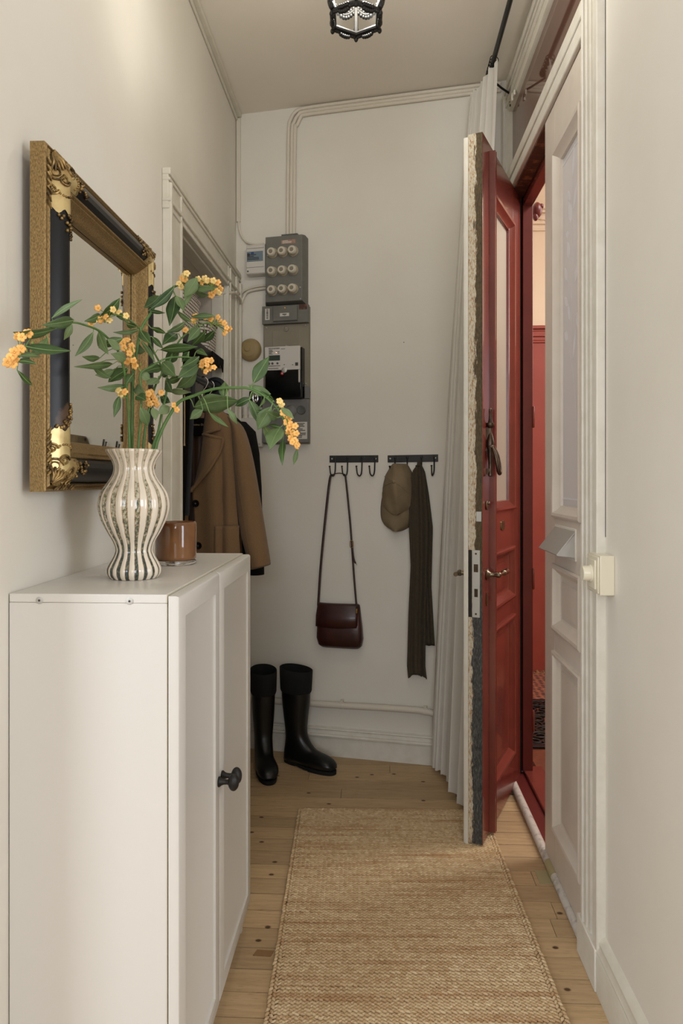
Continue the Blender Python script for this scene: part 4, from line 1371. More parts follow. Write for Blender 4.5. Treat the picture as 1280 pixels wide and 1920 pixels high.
# ------------------------------------------------------------------ mirror
MU, MV = 0.622, 0.654
mr = thing('mirror', (-0.646, 1.312, 1.238), 'gilt and black framed mirror hanging on the left wall', 'mirror')
mr.rotation_euler = (0, math.radians(0.05), 0)
mp = lambda u, v, h: (h, u, v)
OUT = [(0.0, 0.0), (0.0, 0.027), (0.002, 0.030), (0.005, 0.031), (0.008, 0.028), (0.010, 0.031), (0.0125, 0.033), (0.015, 0.030)]
BLK = [(0.015, 0.028), (0.019, 0.033), (0.026, 0.041), (0.036, 0.049), (0.047, 0.0535), (0.056, 0.052), (0.062, 0.047), (0.065, 0.043)]
INN = [(0.065, 0.043), (0.067, 0.046), (0.070, 0.045), (0.073, 0.040), (0.077, 0.041), (0.081, 0.037), (0.085, 0.033), (0.092, 0.030), (0.099, 0.024), (0.101, 0.012)]
for nm, pf, mt in (('outer_moulding', OUT, 'gold'), ('black_moulding', BLK, 'black_lacq'), ('inner_moulding', INN, 'gold')):
    mb = MB()
    # subdivided along each side so that textures and bevels stay crisp
    ring(mb, mp, 0, MU, 0, MV, pf)
    mb.build(nm, M[mt], mr, angle=30)
MB().box(0.0005, 0.009, 0.004, MU - 0.004, 0.004, MV - 0.004).build('backing', M['worn_brown'], mr)
mb = MB()
ring(mb, mp, 0.095, MU - 0.095, 0.095, MV - 0.095, [(0.0, 0.0092), (0.0, 0.0105), (0.022, 0.0125)], cap=True)
mb.build('glass', M['mirror'], mr, angle=0.5)


def hprof(i):
    return interp([(a, b) for a, b in OUT[1:]] + [(a, b) for a, b in BLK[1:]] + [(a, b) for a, b in INN[1:]], i)


def corner(su, sv, rnd):
    """corner ornament built at the (0,0) corner then mirrored; u,v inset along the two bars"""
    def q(u, v, h):
        return (h, u if su > 0 else MU - u, v if sv > 0 else MV - v)
    sl = MB()
    ins = [0.016 + 0.0035 * k for k in range(15)]
    for vert in (True, False):
        rows_ = []
        for i in ins:
            tt = [i, i + (0.120 - i) * 0.3, i + (0.120 - i) * 0.65, (0.120 if vert else 0.092) + 0.005 * math.sin(i * 300)]
            rows_.append([q(i, t, hprof(i) + 0.0018) if vert else q(t, i, hprof(i) + 0.0018) for t in tt])
        sl.grid(rows_)
    sl.build('corner_sleeve', M['gold_bright'], mr, angle=50)
    o = MB()

    def at(u, v, lift):
        i = min(u, v)
        return Vector(q(u, v, hprof(i) + lift))
    # shell fan at the very corner
    for k in range(9):
        a = (k + 0.5) / 9 * PI / 2
        d = (math.cos(a), math.sin(a))
        o.tube([at(0.012 + d[0] * 0.006, 0.012 + d[1] * 0.006, 0.004), at(0.012 + d[0] * 0.02, 0.012 + d[1] * 0.02, 0.009), at(0.012 + d[0] * 0.036, 0.012 + d[1] * 0.036, 0.004)], [0.002, 0.0036, 0.0022], 8)
    # scrolls
    for vert in (True, False):
        def s(u, v, l):
            return at(u, v, l) if vert else at(v, u, l)
        for cu, cv, R in ((0.020, 0.050, 0.014), (0.036, 0.060, 0.010), (0.016, 0.082, 0.010)):
            pts = []
            for k in range(26):
                a = k / 25 * 3.2 * PI
                r = R * (1 - 0.72 * k / 25)
                pts.append(s(max(cu + r * math.cos(a), 0.001), cv + r * math.sin(a), 0.0035))
            o.tube(pts, [0.0026 - 0.0012 * k / 25 for k in range(26)], 6)
        # acanthus leaves along the outer edge
        for k in range(7):
            v = 0.03 + 0.013 * k
            o.tube([s(0.003, v, 0.002), s(0.008, v + 0.006, 0.007), s(0.014, v + 0.014, 0.004)], [0.0018, 0.0034 - 0.0002 * k, 0.0008], 6)
        # bead row across the sleeve and berry cluster at its end
        for k in range(9):
            p = s(0.018 + k * 0.0052, 0.080 + 0.010 * math.sin(k / 8 * PI), 0.0025)
            o.ell(p, 0.0026, 0.0026, 0.0026, 7, 5)
        for k in range(16):
            p = s(0.022 + 0.036 * rnd.random(), (0.122 if vert else 0.094) + 0.034 * rnd.random() * (1 if k < 12 else 0.4), 0.003)
            o.ell(p, 0.0036, 0.0036, 0.0036, 7, 5)
        for k in range(5):
            o.ell(s(0.050 + 0.003 * k % 0.01, (0.152 if vert else 0.12) + 0.004 * k, 0.003), 0.003, 0.003, 0.003, 7, 5)
    o.build('corner_ornament', M['gold_orn'], mr, angle=60)


rc = random.Random(2)
for su, sv in ((1, 1), (1, -1), (-1, 1), (-1, -1)):
    corner(su, sv, rc)

# ------------------------------------------------------------------ rug
rg = thing('runner_rug', (0.0, 0.0, 0.0), 'braided jute runner rug lying along the hall floor', 'rug')
RA = math.radians(2.0)
rg.location = (0.055, 2.745, 0.0)
rg.rotation_euler = (0, 0, RA)
RW, RL = 0.705, 1.95
PITCH, STEP = 0.0122, 0.0138
# a low-poly strand, instanced by array arithmetic into ONE braided surface
ns, nr = 6, 5
base = []
for i in range(nr):
    t = i / (nr - 1)
    rad = (0.18, 0.82, 1.0, 0.82, 0.18)[i]
    for j in range(ns):
        a = 2 * PI * j / ns
        base.append((t - 0.5, rad * math.cos(a), rad * math.sin(a)))
base = np.array(base)
bf = []
for i in range(nr - 1):
    for j in range(ns):
        bf.append((i * ns + j, i * ns + (j + 1) % ns, (i + 1) * ns + (j + 1) % ns, (i + 1) * ns + j))
bf = np.array(bf)
npr = np.random.default_rng(4)


def strands(cx, cy, ang, ln, wd, ht):
    n = len(cx)
    P = np.repeat(base[None], n, 0)
    x = P[:, :, 0] * ln[:, None]
    y = P[:, :, 1] * wd[:, None]
    z = np.maximum(P[:, :, 2], -0.75) * ht[:, None]
    # each strand dives under the next one
    z = z + (0.5 - np.abs(P[:, :, 0])) * 0.0035 - P[:, :, 0] * 0.0025
    c, s = np.cos(ang)[:, None], np.sin(ang)[:, None]
    return np.stack([cx[:, None] + x * c - y * s, cy[:, None] + x * s + y * c, z + 0.0058], -1)


nrow = int(RL / PITCH)
ncol = int((RW - 0.036) / STEP)
allP = []
for r in range(nrow):
    k = np.arange(ncol)
    wob = 0.0012 * np.sin(r * 1.7 + k * 0.11) + npr.normal(0, 0.0005, ncol)
    sgn = 1 if (r // 1) % 2 == 0 else 1
    for half in (0, 1):
        cx = -RW / 2 + 0.018 + STEP * (k + 0.5 * half + 0.5)
        cy = -PITCH * (r + 0.30 + 0.42 * half) + wob
        ang = (0.50 if half == 0 else -0.50) * sgn + npr.normal(0, 0.07, ncol)
        allP.append(strands(cx, cy, ang, 0.0215 + npr.normal(0, 0.0012, ncol), 0.0039 + npr.normal(0, 0.0003, ncol), 0.0050 + npr.normal(0, 0.0003, ncol)))
for sx in (-1, 1):
    k = np.arange(int(RL / STEP))
    for col in (0, 1):
        cx = np.full(len(k), sx * (RW / 2 - 0.0045 - 0.009 * col)) + npr.normal(0, 0.0006, len(k))
        cy = -STEP * (k + 0.5 * col) - 0.006
        ang = PI / 2 + (0.5 if col == 0 else -0.5) * sx + npr.normal(0, 0.08, len(k))
        allP.append(strands(cx, cy, ang, np.full(len(k), 0.021), np.full(len(k), 0.0048), np.full(len(k), 0.005)))
P = np.concatenate(allP, 0)
nS = len(P)
V = P.reshape(-1, 3).astype(np.float32)
F = (bf[None] + (np.arange(nS) * len(base))[:, None, None]).reshape(-1, 4).astype(np.int32)
me = bpy.data.meshes.new('braid')
me.vertices.add(len(V))
me.vertices.foreach_set('co', V.ravel())
me.loops.add(F.size)
me.loops.foreach_set('vertex_index', F.ravel())
me.polygons.add(len(F))
me.polygons.foreach_set('loop_start', np.arange(0, F.size, 4, dtype=np.int32))
me.polygons.foreach_set('loop_total', np.full(len(F), 4, dtype=np.int32))
me.polygons.foreach_set('use_smooth', np.ones(len(F), dtype=bool))
me.update()
me.validate()
me.materials.append(M['rug'])
braid = bpy.data.objects.new('braid', me)
COL.objects.link(braid)
braid.parent = rg
MB().box(-RW / 2 + 0.006, RW / 2 - 0.006, -RL + 0.004, -0.004, 0.0006, 0.0035).build('backing', M['rug_base'], rg)
# ------------------------------------------------------------------ things on the back wall: local s along the wall, -y out of it
CB, SB_ = math.cos(BA), math.sin(BA)


def wthing(name, s, z, label, cat, group=None):
    return thing(name, (BX + s * CB, BY + s * SB_, z), label, cat, group, None, BA)


def bars(mb, s0, s1, z0, z1, y, n, rnd, t=0.0004, minw=0.35, gap=0.45):
    """rows of tiny printed lines (illegible print)"""
    hgt = (z1 - z0) / n
    for i in range(n):
        w = rnd.uniform(minw, 1.0)
        zz = z1 - (i + 1) * hgt
        mb.box(s0, s0 + (s1 - s0) * w, y - t, y, zz + hgt * gap * 0.5, zz + hgt * (1 - gap * 0.5))


rp = random.Random(21)
# fuse box with nine screw-in fuses
fb = wthing('fuse_box', 0.26, 2.064, 'grey enamelled fuse box with nine round porcelain fuses', 'fuse box')
mb = MB()
mb.loft([[(-0.095, 0, z0), (0.096, 0, z0), (0.096, -0.05, z0), (0.087, -0.07, z0 + dz), (-0.088, -0.07, z0 + dz), (-0.095, -0.05, z0)] for z0, dz in ((0.0, 0.012), (0.008, 0.008), (0.300, 0.0), (0.312, -0.002))])
mb.build('case', M['greypaint'], fb, bevel=0.002)
MB().box(-0.015, 0.062, -0.06, -0.008, 0.310, 0.320).build('cable_entry', M['greydark'], fb)
pl = MB().box(-0.012, 0.056, -0.0712, -0.069, 0.272, 0.290).build('rating_plate', M['paper_red'], fb)
mb = MB()
bars(mb, -0.006, 0.05, 0.274, 0.288, -0.0712, 3, rp)
mb.build('print', M['paper'], pl)
for iz, z in enumerate((0.234, 0.148, 0.062)):
    for ix, s in enumerate((-0.053, -0.003, 0.046)):
        zz = z + 0.0008 * ix
        f_ = MB().lathe([(0.0235, 0.0), (0.0240, 0.004), (0.0215, 0.006), (0.0205, 0.010)], 28, (s, -0.0695, zz), '-y').build('fuse', M['porcelain_d'], fb)
        MB().lathe([(0.0195, 0.009), (0.0205, 0.012), (0.0205, 0.022), (0.0185, 0.029), (0.0150, 0.0325), (0.0105, 0.0325), (0.0100, 0.031), (0.0, 0.031)], 28, (s, -0.0695, zz), '-y').build('fuse_cap', M['porcelain'], f_)
        mb = MB().lathe([(0.0092, 0.0312), (0.0088, 0.0322), (0.0, 0.0322)], 20, (s, -0.0695, zz), '-y')
        eye = mb.build('fuse_window', M['fuse_glass'], f_)
for s, z in ((-0.078, 0.225), (0.078, 0.07), (0.079, 0.018), (-0.088, 0.05)):
    MB().lathe([(0.003, 0.0), (0.003, 0.002), (0.001, 0.003)], 10, (s, -0.0698, z), '-y').build('screw', M['steel'], fb)

# white breaker box
br = wthing('breaker_box', 0.113, 2.215, 'small white plastic breaker box left of the fuse box', 'breaker box')
mb = MB()
mb.loft([[(-0.042, 0, z), (0.05, 0, z), (0.05, -0.052 + d, z), (-0.042, -0.052 + d, z)] for z, d in ((0.0, 0.006), (0.004, 0.0), (0.132, 0.0), (0.138, 0.006))])
mb.build('case', M['plastic_w'], br, bevel=0.003)
wn = MB().box(-0.038, 0.04, -0.0545, -0.051, 0.058, 0.104).build('breaker_window', M['bluegrey'], br, bevel=0.001)
mb = MB()
mb.box(-0.018, -0.004, -0.0565, -0.054, 0.092, 0.100)
mb.build('switch', M['blue'], wn)
mb = MB()
mb.box(-0.036, -0.024, -0.0555, -0.054, 0.080, 0.096)
bars(mb, -0.036, 0.03, 0.064, 0.092, -0.0545, 4, rp)
mb.build('print', M['print'], wn)
for z in (0.118, 0.030):
    MB().box(-0.041, 0.045, -0.0526, -0.0515, z, z + 0.0015).build('seam', M['greydark'], br)
MB().lathe([(0.004, 0), (0.004, 0.0012)], 10, (-0.034, -0.0518, 0.014), '-y').build('screw', M['greydark'], br)

# doorbell dome
db = wthing('doorbell_chime', 0.074, 1.872, 'round beige dome doorbell between casing and meter board', 'doorbell')
MB().lathe([(0.053, 0.0), (0.0545, 0.005), (0.052, 0.014), (0.044, 0.024), (0.034, 0.029), (0.032, 0.0305), (0.018, 0.032), (0.0, 0.0325)], 40, (0, 0, 0), '-y').build('dome', M['plastic_beige'], db, angle=30)
mb = MB().lathe([(0.015, 0.031), (0.016, 0.034), (0.013, 0.0365), (0.0, 0.037)], 28, (-0.006, 0, 0.004), '-y')
bt = mb.build('button', M['plastic_beige'], db, angle=30)

# meter board
mbd = wthing('meter_board', 0.26, 1.427, 'tall grey meter board below the fuse box', 'meter board')
MB().box(-0.116, 0.106, -0.022, 0.0, 0.0, 0.632).build('back_plate', M['backplate'], mbd, bevel=0.0015)
mb = MB()
mb.box(-0.113, 0.108, -0.048, -0.022, 0.553, 0.636)
uc = mb.build('upper_cover', M['greypaint'], mbd, bevel=0.002)
ld = MB().box(-0.056, 0.060, -0.060, -0.048, 0.562, 0.630).build('lid', M['greypaint'], uc, bevel=0.0015)
MB().lathe([(0.004, 0.0), (0.004, 0.0015), (0.002, 0.0025)], 12, (0.0, -0.06, 0.620), '-y').build('lid_screw', M['brass'], uc)
lb = MB().box(-0.022, 0.022, -0.0606, -0.0598, 0.582, 0.597).build('lid_label', M['paper'], uc)
MB().box(0.066, 0.104, -0.050, -0.0478, 0.612, 0.634).build('bare_patch', M['worn_brown'], uc)
MB().box(-0.098, -0.076, -0.0486, -0.0478, 0.572, 0.624).build('barcode_label', M['paper'], uc)
mb = MB()
z = 0.577
while z < 0.62:
    h_ = rp.uniform(0.0006, 0.0022)
    mb.box(-0.092, -0.082, -0.049, -0.0486, z, z + h_)
    z += h_ + rp.uniform(0.0006, 0.0016)
mb.box(-0.010, 0.010, -0.061, -0.0606, 0.589, 0.593)
mb.box(-0.004, 0.006, -0.061, -0.0606, 0.585, 0.587)
mb.build('print', M['print'], uc)
ip = MB().box(-0.110, 0.104, -0.028, -0.022, 0.262, 0.552).build('meter_panel', M['backplate'], mbd, bevel=0.0015)
mb = MB()
ring(mb, lambda u, v, h: (u, -0.028 - h, v), -0.07, 0.062, 0.43, 0.525, [(0.0, -0.0005), (0.002, 0.0012), (0.004, 0.0012), (0.006, 0.0004)], cap=True)
mb.lathe([(0.012, 0.0), (0.012, 0.004), (0.009, 0.005)], 16, (-0.002, -0.028, 0.530), '-y')
mb.build('pressed_plate', M['backplate'], ip)
for s, z in ((-0.098, 0.540), (0.092, 0.542), (0.093, 0.275), (-0.002, 0.535), (-0.002, 0.452)):
    MB().lathe([(0.0035, 0.0), (0.0035, 0.004), (0.0015, 0.0055)], 10, (s, -0.028, z), '-y').build('screw', M['steel'], ip)
lc = MB().box(-0.112, 0.110, -0.050, -0.022, 0.004, 0.203).build('lower_cover', M['greymid'], mbd, bevel=0.003)
MB().box(0.09, 0.112, -0.042, -0.022, 0.205, 0.262).build('side_cover', M['greymid'], mbd, bevel=0.002)
mb = MB()
mb.lathe([(0.021, 0.0), (0.021, 0.003), (0.018, 0.005), (0.015, 0.004), (0.0, 0.004)], 28, (0.078, -0.050, 0.152), '-y')
mb.build('seal_dial', M['greydark'], lc)
mb = MB()
mb.lathe([(0.028, 0.0), (0.024, 0.006), (0.012, 0.010), (0.0, 0.0105)], 28, (0.028, -0.050, 0.150), '-y')
mb.build('dome_cap', M['greymid'], lc)
nl = MB().box(0.045, 0.105, -0.0508, -0.0498, 0.02, 0.098).build('paper_label', M['paper'], lc)
mb = MB()
bars(mb, 0.049, 0.102, 0.024, 0.094, -0.0508, 11, rp)
mb.build('print', M['print'], nl)

# electricity meter on the board
em = wthing('electricity_meter', 0.26, 1.632, 'white and black electricity meter mounted on the grey board', 'meter')
mb = MB()
mb.box(-0.088, 0.080, -0.082, -0.0285, 0.128, 0.236)
mb.box(0.072, 0.080, -0.081, -0.0285, 0.07, 0.128)
mb.build('white_case', M['plastic_w'], em, bevel=0.003)
mb = MB()
mb.box(0.080, 0.088, -0.074, -0.0285, 0.05, 0.232)
mb.box(-0.088, 0.086, -0.078, -0.0285, 0.0, 0.1275)
mb.build('black_cover', M['plastic_blk'], em, bevel=0.004)
MB().box(-0.068, -0.014, -0.0835, -0.0815, 0.172, 0.196).build('lcd_display', M['lcd'], em)
mb = MB()
for s, r in ((-0.067, 0.006), (-0.050, 0.0055), (-0.026, 0.005)):
    mb.lathe([(r, 0.0), (r, 0.003), (r * 0.6, 0.004)], 16, (s, -0.0815, 0.159), '-y')
mb.build('button', M['greydark'], em)
mb = MB()
x = -0.068
while x < -0.016:
    w_ = rp.uniform(0.0005, 0.0018)
    mb.box(x, x + w_, -0.0823, -0.0818, 0.224, 0.230)
    x += w_ + rp.uniform(0.0005, 0.0014)
bars(mb, -0.068, -0.034, 0.200, 0.222, -0.082, 6, rp, 0.0003)
bars(mb, -0.010, 0.012, 0.222, 0.226, -0.082, 1, rp, 0.0003)
bars(mb, -0.07, -0.012, 0.145, 0.150, -0.082, 1, rp, 0.0003)
bars(mb, -0.07, -0.012, 0.134, 0.139, -0.082, 1, rp, 0.0003)
for s, z in ((-0.03, 0.212), (-0.02, 0.212), (-0.02, 0.205), (0.006, 0.152), (0.046, 0.150)):
    mb.box(s - 0.003, s + 0.003, -0.0823, -0.0818, z - 0.0016, z + 0.0016)
mb.box(0.058, 0.072, -0.0823, -0.0818, 0.145, 0.160)
mb.build('print', M['print'], em)


def emis(name, col, st):
    m, nt, b = nodes(name)
    b.inputs['Base Color'].default_value = col
    b.inputs['Emission Color'].default_value = col
    b.inputs['Emission Strength'].default_value = st
    return m


MB().lathe([(0.003, 0.0), (0.0025, 0.0015), (0.0, 0.002)], 12, (-0.032, -0.0818, 0.209), '-y').build('pilot_light', emis('pilot_glow', (1.0, 0.42, 0.3, 1), 1.2), em)
mb = MB().lathe([(0.013, 0.0), (0.013, 0.003), (0.011, 0.0045), (0.0, 0.0045)], 24, (0.006, -0.0795, 0.128), '-y')
mb.build('seal_window', M['steel'], em)
sl_ = MB().lathe([(0.0075, 0.0), (0.0075, 0.004), (0.0, 0.0045)], 18, (-0.004, -0.0775, 0.113), '-y').build('red_seal', M['redplastic'], em)
MB().lathe([(0.0032, 0.0), (0.0, 0.001)], 12, (-0.004, -0.082, 0.113), '-y').build('seal_mark', M['paper'], sl_)
MB().lathe([(0.009, 0.0), (0.009, 0.006), (0.005, 0.008), (0.005, 0.014)], 14, (0.006, -0.0285, 0.238), '-y').build('mounting_screw', M['steel'], em)

# black and chrome socket, white junction box
so = wthing('wall_socket', 0.110, 1.604, 'black wall fitting with chrome ring behind the arching stem', 'socket')
MB().box(-0.034, 0.034, -0.034, 0.0, 0.0, 0.072).build('case', M['plastic_blkm'], so, bevel=0.006)
mb = MB()
mb.tube([(0.0 + 0.012 * math.cos(a), -0.036, 0.037 + 0.021 * math.sin(a)) for a in [2 * PI * k / 24 for k in range(25)]], 0.003, 8)
mb.ell((0, -0.036, 0.047), 0.008, 0.006, 0.008, 12, 8)
mb.ell((0, -0.036, 0.027), 0.008, 0.006, 0.008, 12, 8)
mb.build('chrome_ring', M['chrome'], so)
jb = wthing('junction_box', 0.082, 1.414, 'flat white metal junction box left of the meter board foot', 'junction box')
MB().box(-0.062, 0.060, -0.03, 0.0, 0.0, 0.137).build('case', M['plastic_w'], jb, bevel=0.006)
for s, z in ((0.046, 0.014), (-0.048, 0.124)):
    MB().lathe([(0.005, 0.0), (0.005, 0.002), (0.0025, 0.003)], 12, (s, -0.0298, z), '-y').build('screw', M['steel'], jb)
mb = MB().tube([(-0.03, -0.014, 0.134), (-0.03, -0.014, 0.19)], 0.013, 14)
mb.tube([(-0.03, -0.014, 0.150), (-0.03, -0.014, 0.156)], 0.0155, 14)
mb.build('entry_pipe', M['cable'], jb)

# painted conduits
cd = wthing('cable_conduit', 0.27, 2.38, 'white painted cable bundle rising from the fuse box to the ceiling', 'conduit')
for k, off in enumerate((0.0, 0.0165, 0.031)):
    top = 0.598 - off
    pts = bez([(-0.012 + off, -0.009, 0.0), (-0.010 + off, -0.009, 0.25), (-0.006 + off, -0.009, 0.50), (0.004 + off, -0.009, top - 0.045), (0.03 + off * 0.7, -0.009, top - 0.012), (0.075, -0.009, top - 0.002), (0.25, -0.009, top), (0.60, -0.009, top), (0.90, -0.009, top), (0.955, -0.009, top - 0.004)], 6)
    MB().tube(pts, 0.0085, 10).build('cable', M['cable'], cd)
cc = wthing('corner_trunking', 0.012, 2.48, 'slim white trunking running down the back left corner', 'conduit')
MB().box(-0.008, 0.012, -0.012, 0.0, 0.0, 0.49).build('trunk', M['cable'], cc, bevel=0.002)
MB().tube(bez([(0.003, -0.006, 0.01), (0.006, -0.008, -0.03), (0.02, -0.010, -0.07), (0.045, -0.012, -0.10), (0.085, -0.014, -0.115), (0.13, -0.016, -0.118)], 6), 0.005, 8).build('feed_cable', M['cable'], cc)
c2 = wthing('cable_pair', 0.014, 1.56, 'pair of painted cables turning down beside the closet casing', 'cable')
for k, off in enumerate((0.0, 0.014)):
    pts = bez([(0.155, -0.010, 0.612 - off), (0.09, -0.010, 0.608 - off), (0.05, -0.010, 0.600 - off), (0.020 + off, -0.010, 0.585 - off), (0.006 + off, -0.010, 0.555 - off), (0.002 + off * 0.8, -0.010, 0.50), (0.001 + off * 0.7, -0.010, 0.3), (0.001 + off * 0.7, -0.010, -0.005)], 6)
    MB().tube(pts, 0.0062, 8).build('cable', M['cable'], c2)
c3 = thing('loose_cable', (-0.64, 3.36, 2.09), 'thin white cable crossing the casing into the closet', 'cable')
MB().tube(bez([(0.004, 0.010, -0.035), (0.004, -0.004, -0.008), (0.009, -0.06, 0.005), (0.010, -0.16, 0.004), (0.002, -0.235, -0.010), (-0.050, -0.285, -0.026), (-0.15, -0.29, -0.030), (-0.28, -0.29, -0.030)], 6), 0.006, 8).build('cable', M['cable'], c3)

# heating pipe
hp = wthing('heating_pipe', 0.5, 0.24, 'white painted pipe running low along the back wall', 'pipe')
MB().tube([(-0.55, -0.026, -0.006), (-0.12, -0.026, -0.004), (0.02, -0.026, -0.002), (0.17, -0.026, 0.001), (0.36, -0.026, 0.003), (0.40, -0.026, 0.0), (0.45, -0.026, -0.008), (0.62, -0.026, -0.03)], 0.0145, 16).build('pipe', M['cable'], hp)
mb = MB()
for s in (0.02, 0.40, -0.35):
    mb.tube([(s - 0.008, -0.026, -0.001), (s + 0.008, -0.026, -0.001)], 0.0162, 16)
    mb.box(s - 0.006, s + 0.006, -0.026, 0.0, 0.012, 0.020)
mb.build('clamp', M['cable'], hp)


# ------------------------------------------------------------------ hook racks
def rack(s0, s1, label, hooks, tilt):
    r = wthing('hook_rack', (s0 + s1) / 2, 1.356, label, 'hook rack', 'black iron hook racks')
    r.rotation_euler = (0, tilt, BA)
    w = (s1 - s0) / 2
    MB().box(-w, w, -0.005, 0.0, -0.016, 0.016).build('plate', M['black_iron'], r, bevel=0.001)
    for x in (-w + 0.012, w - 0.012):
        MB().lathe([(0.004, 0.0), (0.004, 0.0012), (0.002, 0.002)], 12, (x, -0.005, 0.001), '-y').build('screw', M['steel'], r)
    for h in hooks:
        x = h - (s0 + s1) / 2
        side = -0.012 if h < 0.9 else -0.002
        mb = MB()
        mb.tube(bez([(x + 0.006, -0.006, 0.002), (x + 0.006, -0.0075, -0.02), (x + 0.005, -0.009, -0.055), (x + 0.002, -0.016, -0.073), (x + side * 0.3, -0.028, -0.077), (x + side * 0.8, -0.036, -0.066), (x + side, -0.038, -0.045), (x + side * 1.05, -0.040, -0.036)], 5), 0.0032, 8)
        mb.ell((x + side * 1.05, -0.040, -0.034), 0.005, 0.005, 0.0035, 10, 6)
        mb.ell((x + 0.006, -0.006, 0.004), 0.006, 0.003, 0.007, 10, 6)
        mb.build('hook', M['black_iron'], r)
    return r


rack(0.458, 0.685, 'black iron hook rack from which the oxblood bag hangs', (0.481, 0.538, 0.605, 0.664), 0.0)
rack(0.728, 0.954, 'black iron hook rack holding the cap and scarf', (0.756, 0.811, 0.875, 0.931), math.radians(-0.6))

# ------------------------------------------------------------------ handbag
bg_ = wthing('shoulder_bag', 0.508, 0.496, 'oxblood leather shoulder bag hanging by its long strap', 'bag')


def superr(cx, cz, hw, hh, n, e=4.0):
    out = []
    for k in range(n):
        t = 2 * PI * k / n
        c, s = math.cos(t), math.sin(t)
        out.append((cx + hw * math.copysign(abs(c) ** (2 / e), c), cz + hh * math.copysign(abs(s) ** (2 / e), s)))
    return out


mb = MB()
rings_ = []
for z, hw, d in ((0.002, 0.080, 0.030), (0.006, 0.088, 0.040), (0.018, 0.100, 0.054), (0.05, 0.107, 0.062), (0.10, 0.104, 0.060), (0.15, 0.098, 0.050), (0.19, 0.093, 0.034), (0.20, 0.090, 0.026)):
    cx = 0.004 + 0.004 * (1 - z / 0.2)
    rings_.append([(x, y - d / 2 - 0.004, z) for x, y in superr(cx, 0, hw, d / 2, 32)])
mb.loft(rings_)
mb.build('bag_body', M['bagleather'], bg_, angle=60)
mb = MB()
rows_ = []
for z, hw, d in ((0.196, 0.092, -0.020), (0.203, 0.093, -0.030), (0.200, 0.094, -0.040), (0.19, 0.0945, -0.045), (0.15, 0.097, -0.060), (0.10, 0.096, -0.069)):
    rows_.append([(x * hw - 0.004, d + 0.012 * abs(x) ** 3, z - (0.002 * math.cos(3 * x) if z < 0.12 else 0)) for x in [-1 + k / 8 for k in range(17)]])
mb.grid(rows_)
mb.build('flap', M['bagleather'], bg_, angle=60, solid=0.0035)
mb = MB()
left = [(-0.096, -0.03, 0.19), (-0.085, -0.03, 0.36), (-0.064, -0.028, 0.58), (-0.044, -0.024, 0.76), (-0.033, -0.024, 0.788)]
mb.tube(bez(left, 6), 0.0058, 8, flat=0.32, up=(0, 1, 0))
mb.tube(bez([(-0.033, -0.026, 0.788), (0.0, -0.027, 0.795), (0.030, -0.026, 0.789)], 6), 0.0022, 8)
right = [(0.030, -0.026, 0.788), (0.040, -0.026, 0.70), (0.054, -0.028, 0.56), (0.062, -0.030, 0.46), (0.072, -0.03, 0.32), (0.082, -0.03, 0.205)]
mb.tube(bez(right, 6), 0.0045, 8, flat=0.32, up=(0, 1, 0))
st_ = mb.build('strap', M['strap'], bg_)
MB().tube(bez([(0.064, -0.034, 0.468), (0.068, -0.036, 0.43), (0.074, -0.036, 0.40), (0.086, -0.034, 0.382)], 5), [0.005] * 10 + [0.0045] * 3 + [0.001] * 3, 6, flat=0.4, up=(0, 1, 0)).build('strap_end', M['strap'], st_)
mb = MB()
mb.tube([(0.061 + 0.008 * math.copysign(abs(math.cos(a)) ** 0.6, math.cos(a)), -0.035, 0.475 + 0.016 * math.copysign(abs(math.sin(a)) ** 0.6, math.sin(a))) for a in [2 * PI * k / 24 for k in range(25)]], 0.0016, 6)
tag(mb.build('buckle', M['brass'], st_), 'brass buckle')
mb = MB()
mb.box(0.082, 0.089, -0.046, -0.036, 0.165, 0.186)
tag(mb.build('ring_clasp', M['brass'], bg_, bevel=0.001), 'brass strap clasp')

# ------------------------------------------------------------------ cap
cp = wthing('baseball_cap', 0.775, 1.04, 'khaki cotton cap hanging peak downward beside the scarf', 'cap')
LOW = [(0.121 - 0.056 * k / 12, max(0.24, math.sqrt(max(0.0, 1 - (k / 12.0) ** 2.2)))) for k in range(1, 13)]
Lp = [(0.292, -0.022), (0.285, -0.030), (0.243, -0.055), (0.20, -0.066), (0.149, -0.071), (0.121, -0.071)] + [(z, -0.071 * w) for z, w in LOW]
Rp = [(0.292, 0.040), (0.285, 0.046), (0.243, 0.070), (0.20, 0.077), (0.149, 0.076), (0.121, 0.075)] + [(z, 0.075 * w) for z, w in LOW]
rows_ = []
for i in range(37):
    z = 0.292 - (0.292 - 0.0652) * math.sin(PI / 2 * i / 36)
    a, b = interp(Lp, z), interp(Rp, z)
    dz = math.sin(PI * min(1, (0.30 - z) / 0.26 * 0.5 + 0.25))
    dep = 0.030 + 0.075 * math.sin(PI * (0.16 + 0.70 * (0.292 - z) / 0.25))
    row = []
    for j in range(25):
        t = j / 24
        x = a + (b - a) * t
        y = -0.006 - dep * math.sin(PI * t) ** 0.62
        y += 0.005 * math.sin(14 * t + 22 * z) * math.sin(PI * t)
        row.append((x, y, z))
    rows_.append(row)
crown_rows = rows_
MB().grid(rows_).build('crown', M['khaki'], cp, angle=70, solid=0.002)


def cap_y(x, z):
    a, b = interp(Lp, z), interp(Rp, z)
    t = min(max((x - a) / (b - a), 0.02), 0.98)
    dep = 0.030 + 0.075 * math.sin(PI * (0.16 + 0.70 * (0.292 - z) / 0.25))
    return -0.006 - dep * math.sin(PI * t) ** 0.62 + 0.005 * math.sin(14 * t + 22 * z) * math.sin(PI * t)


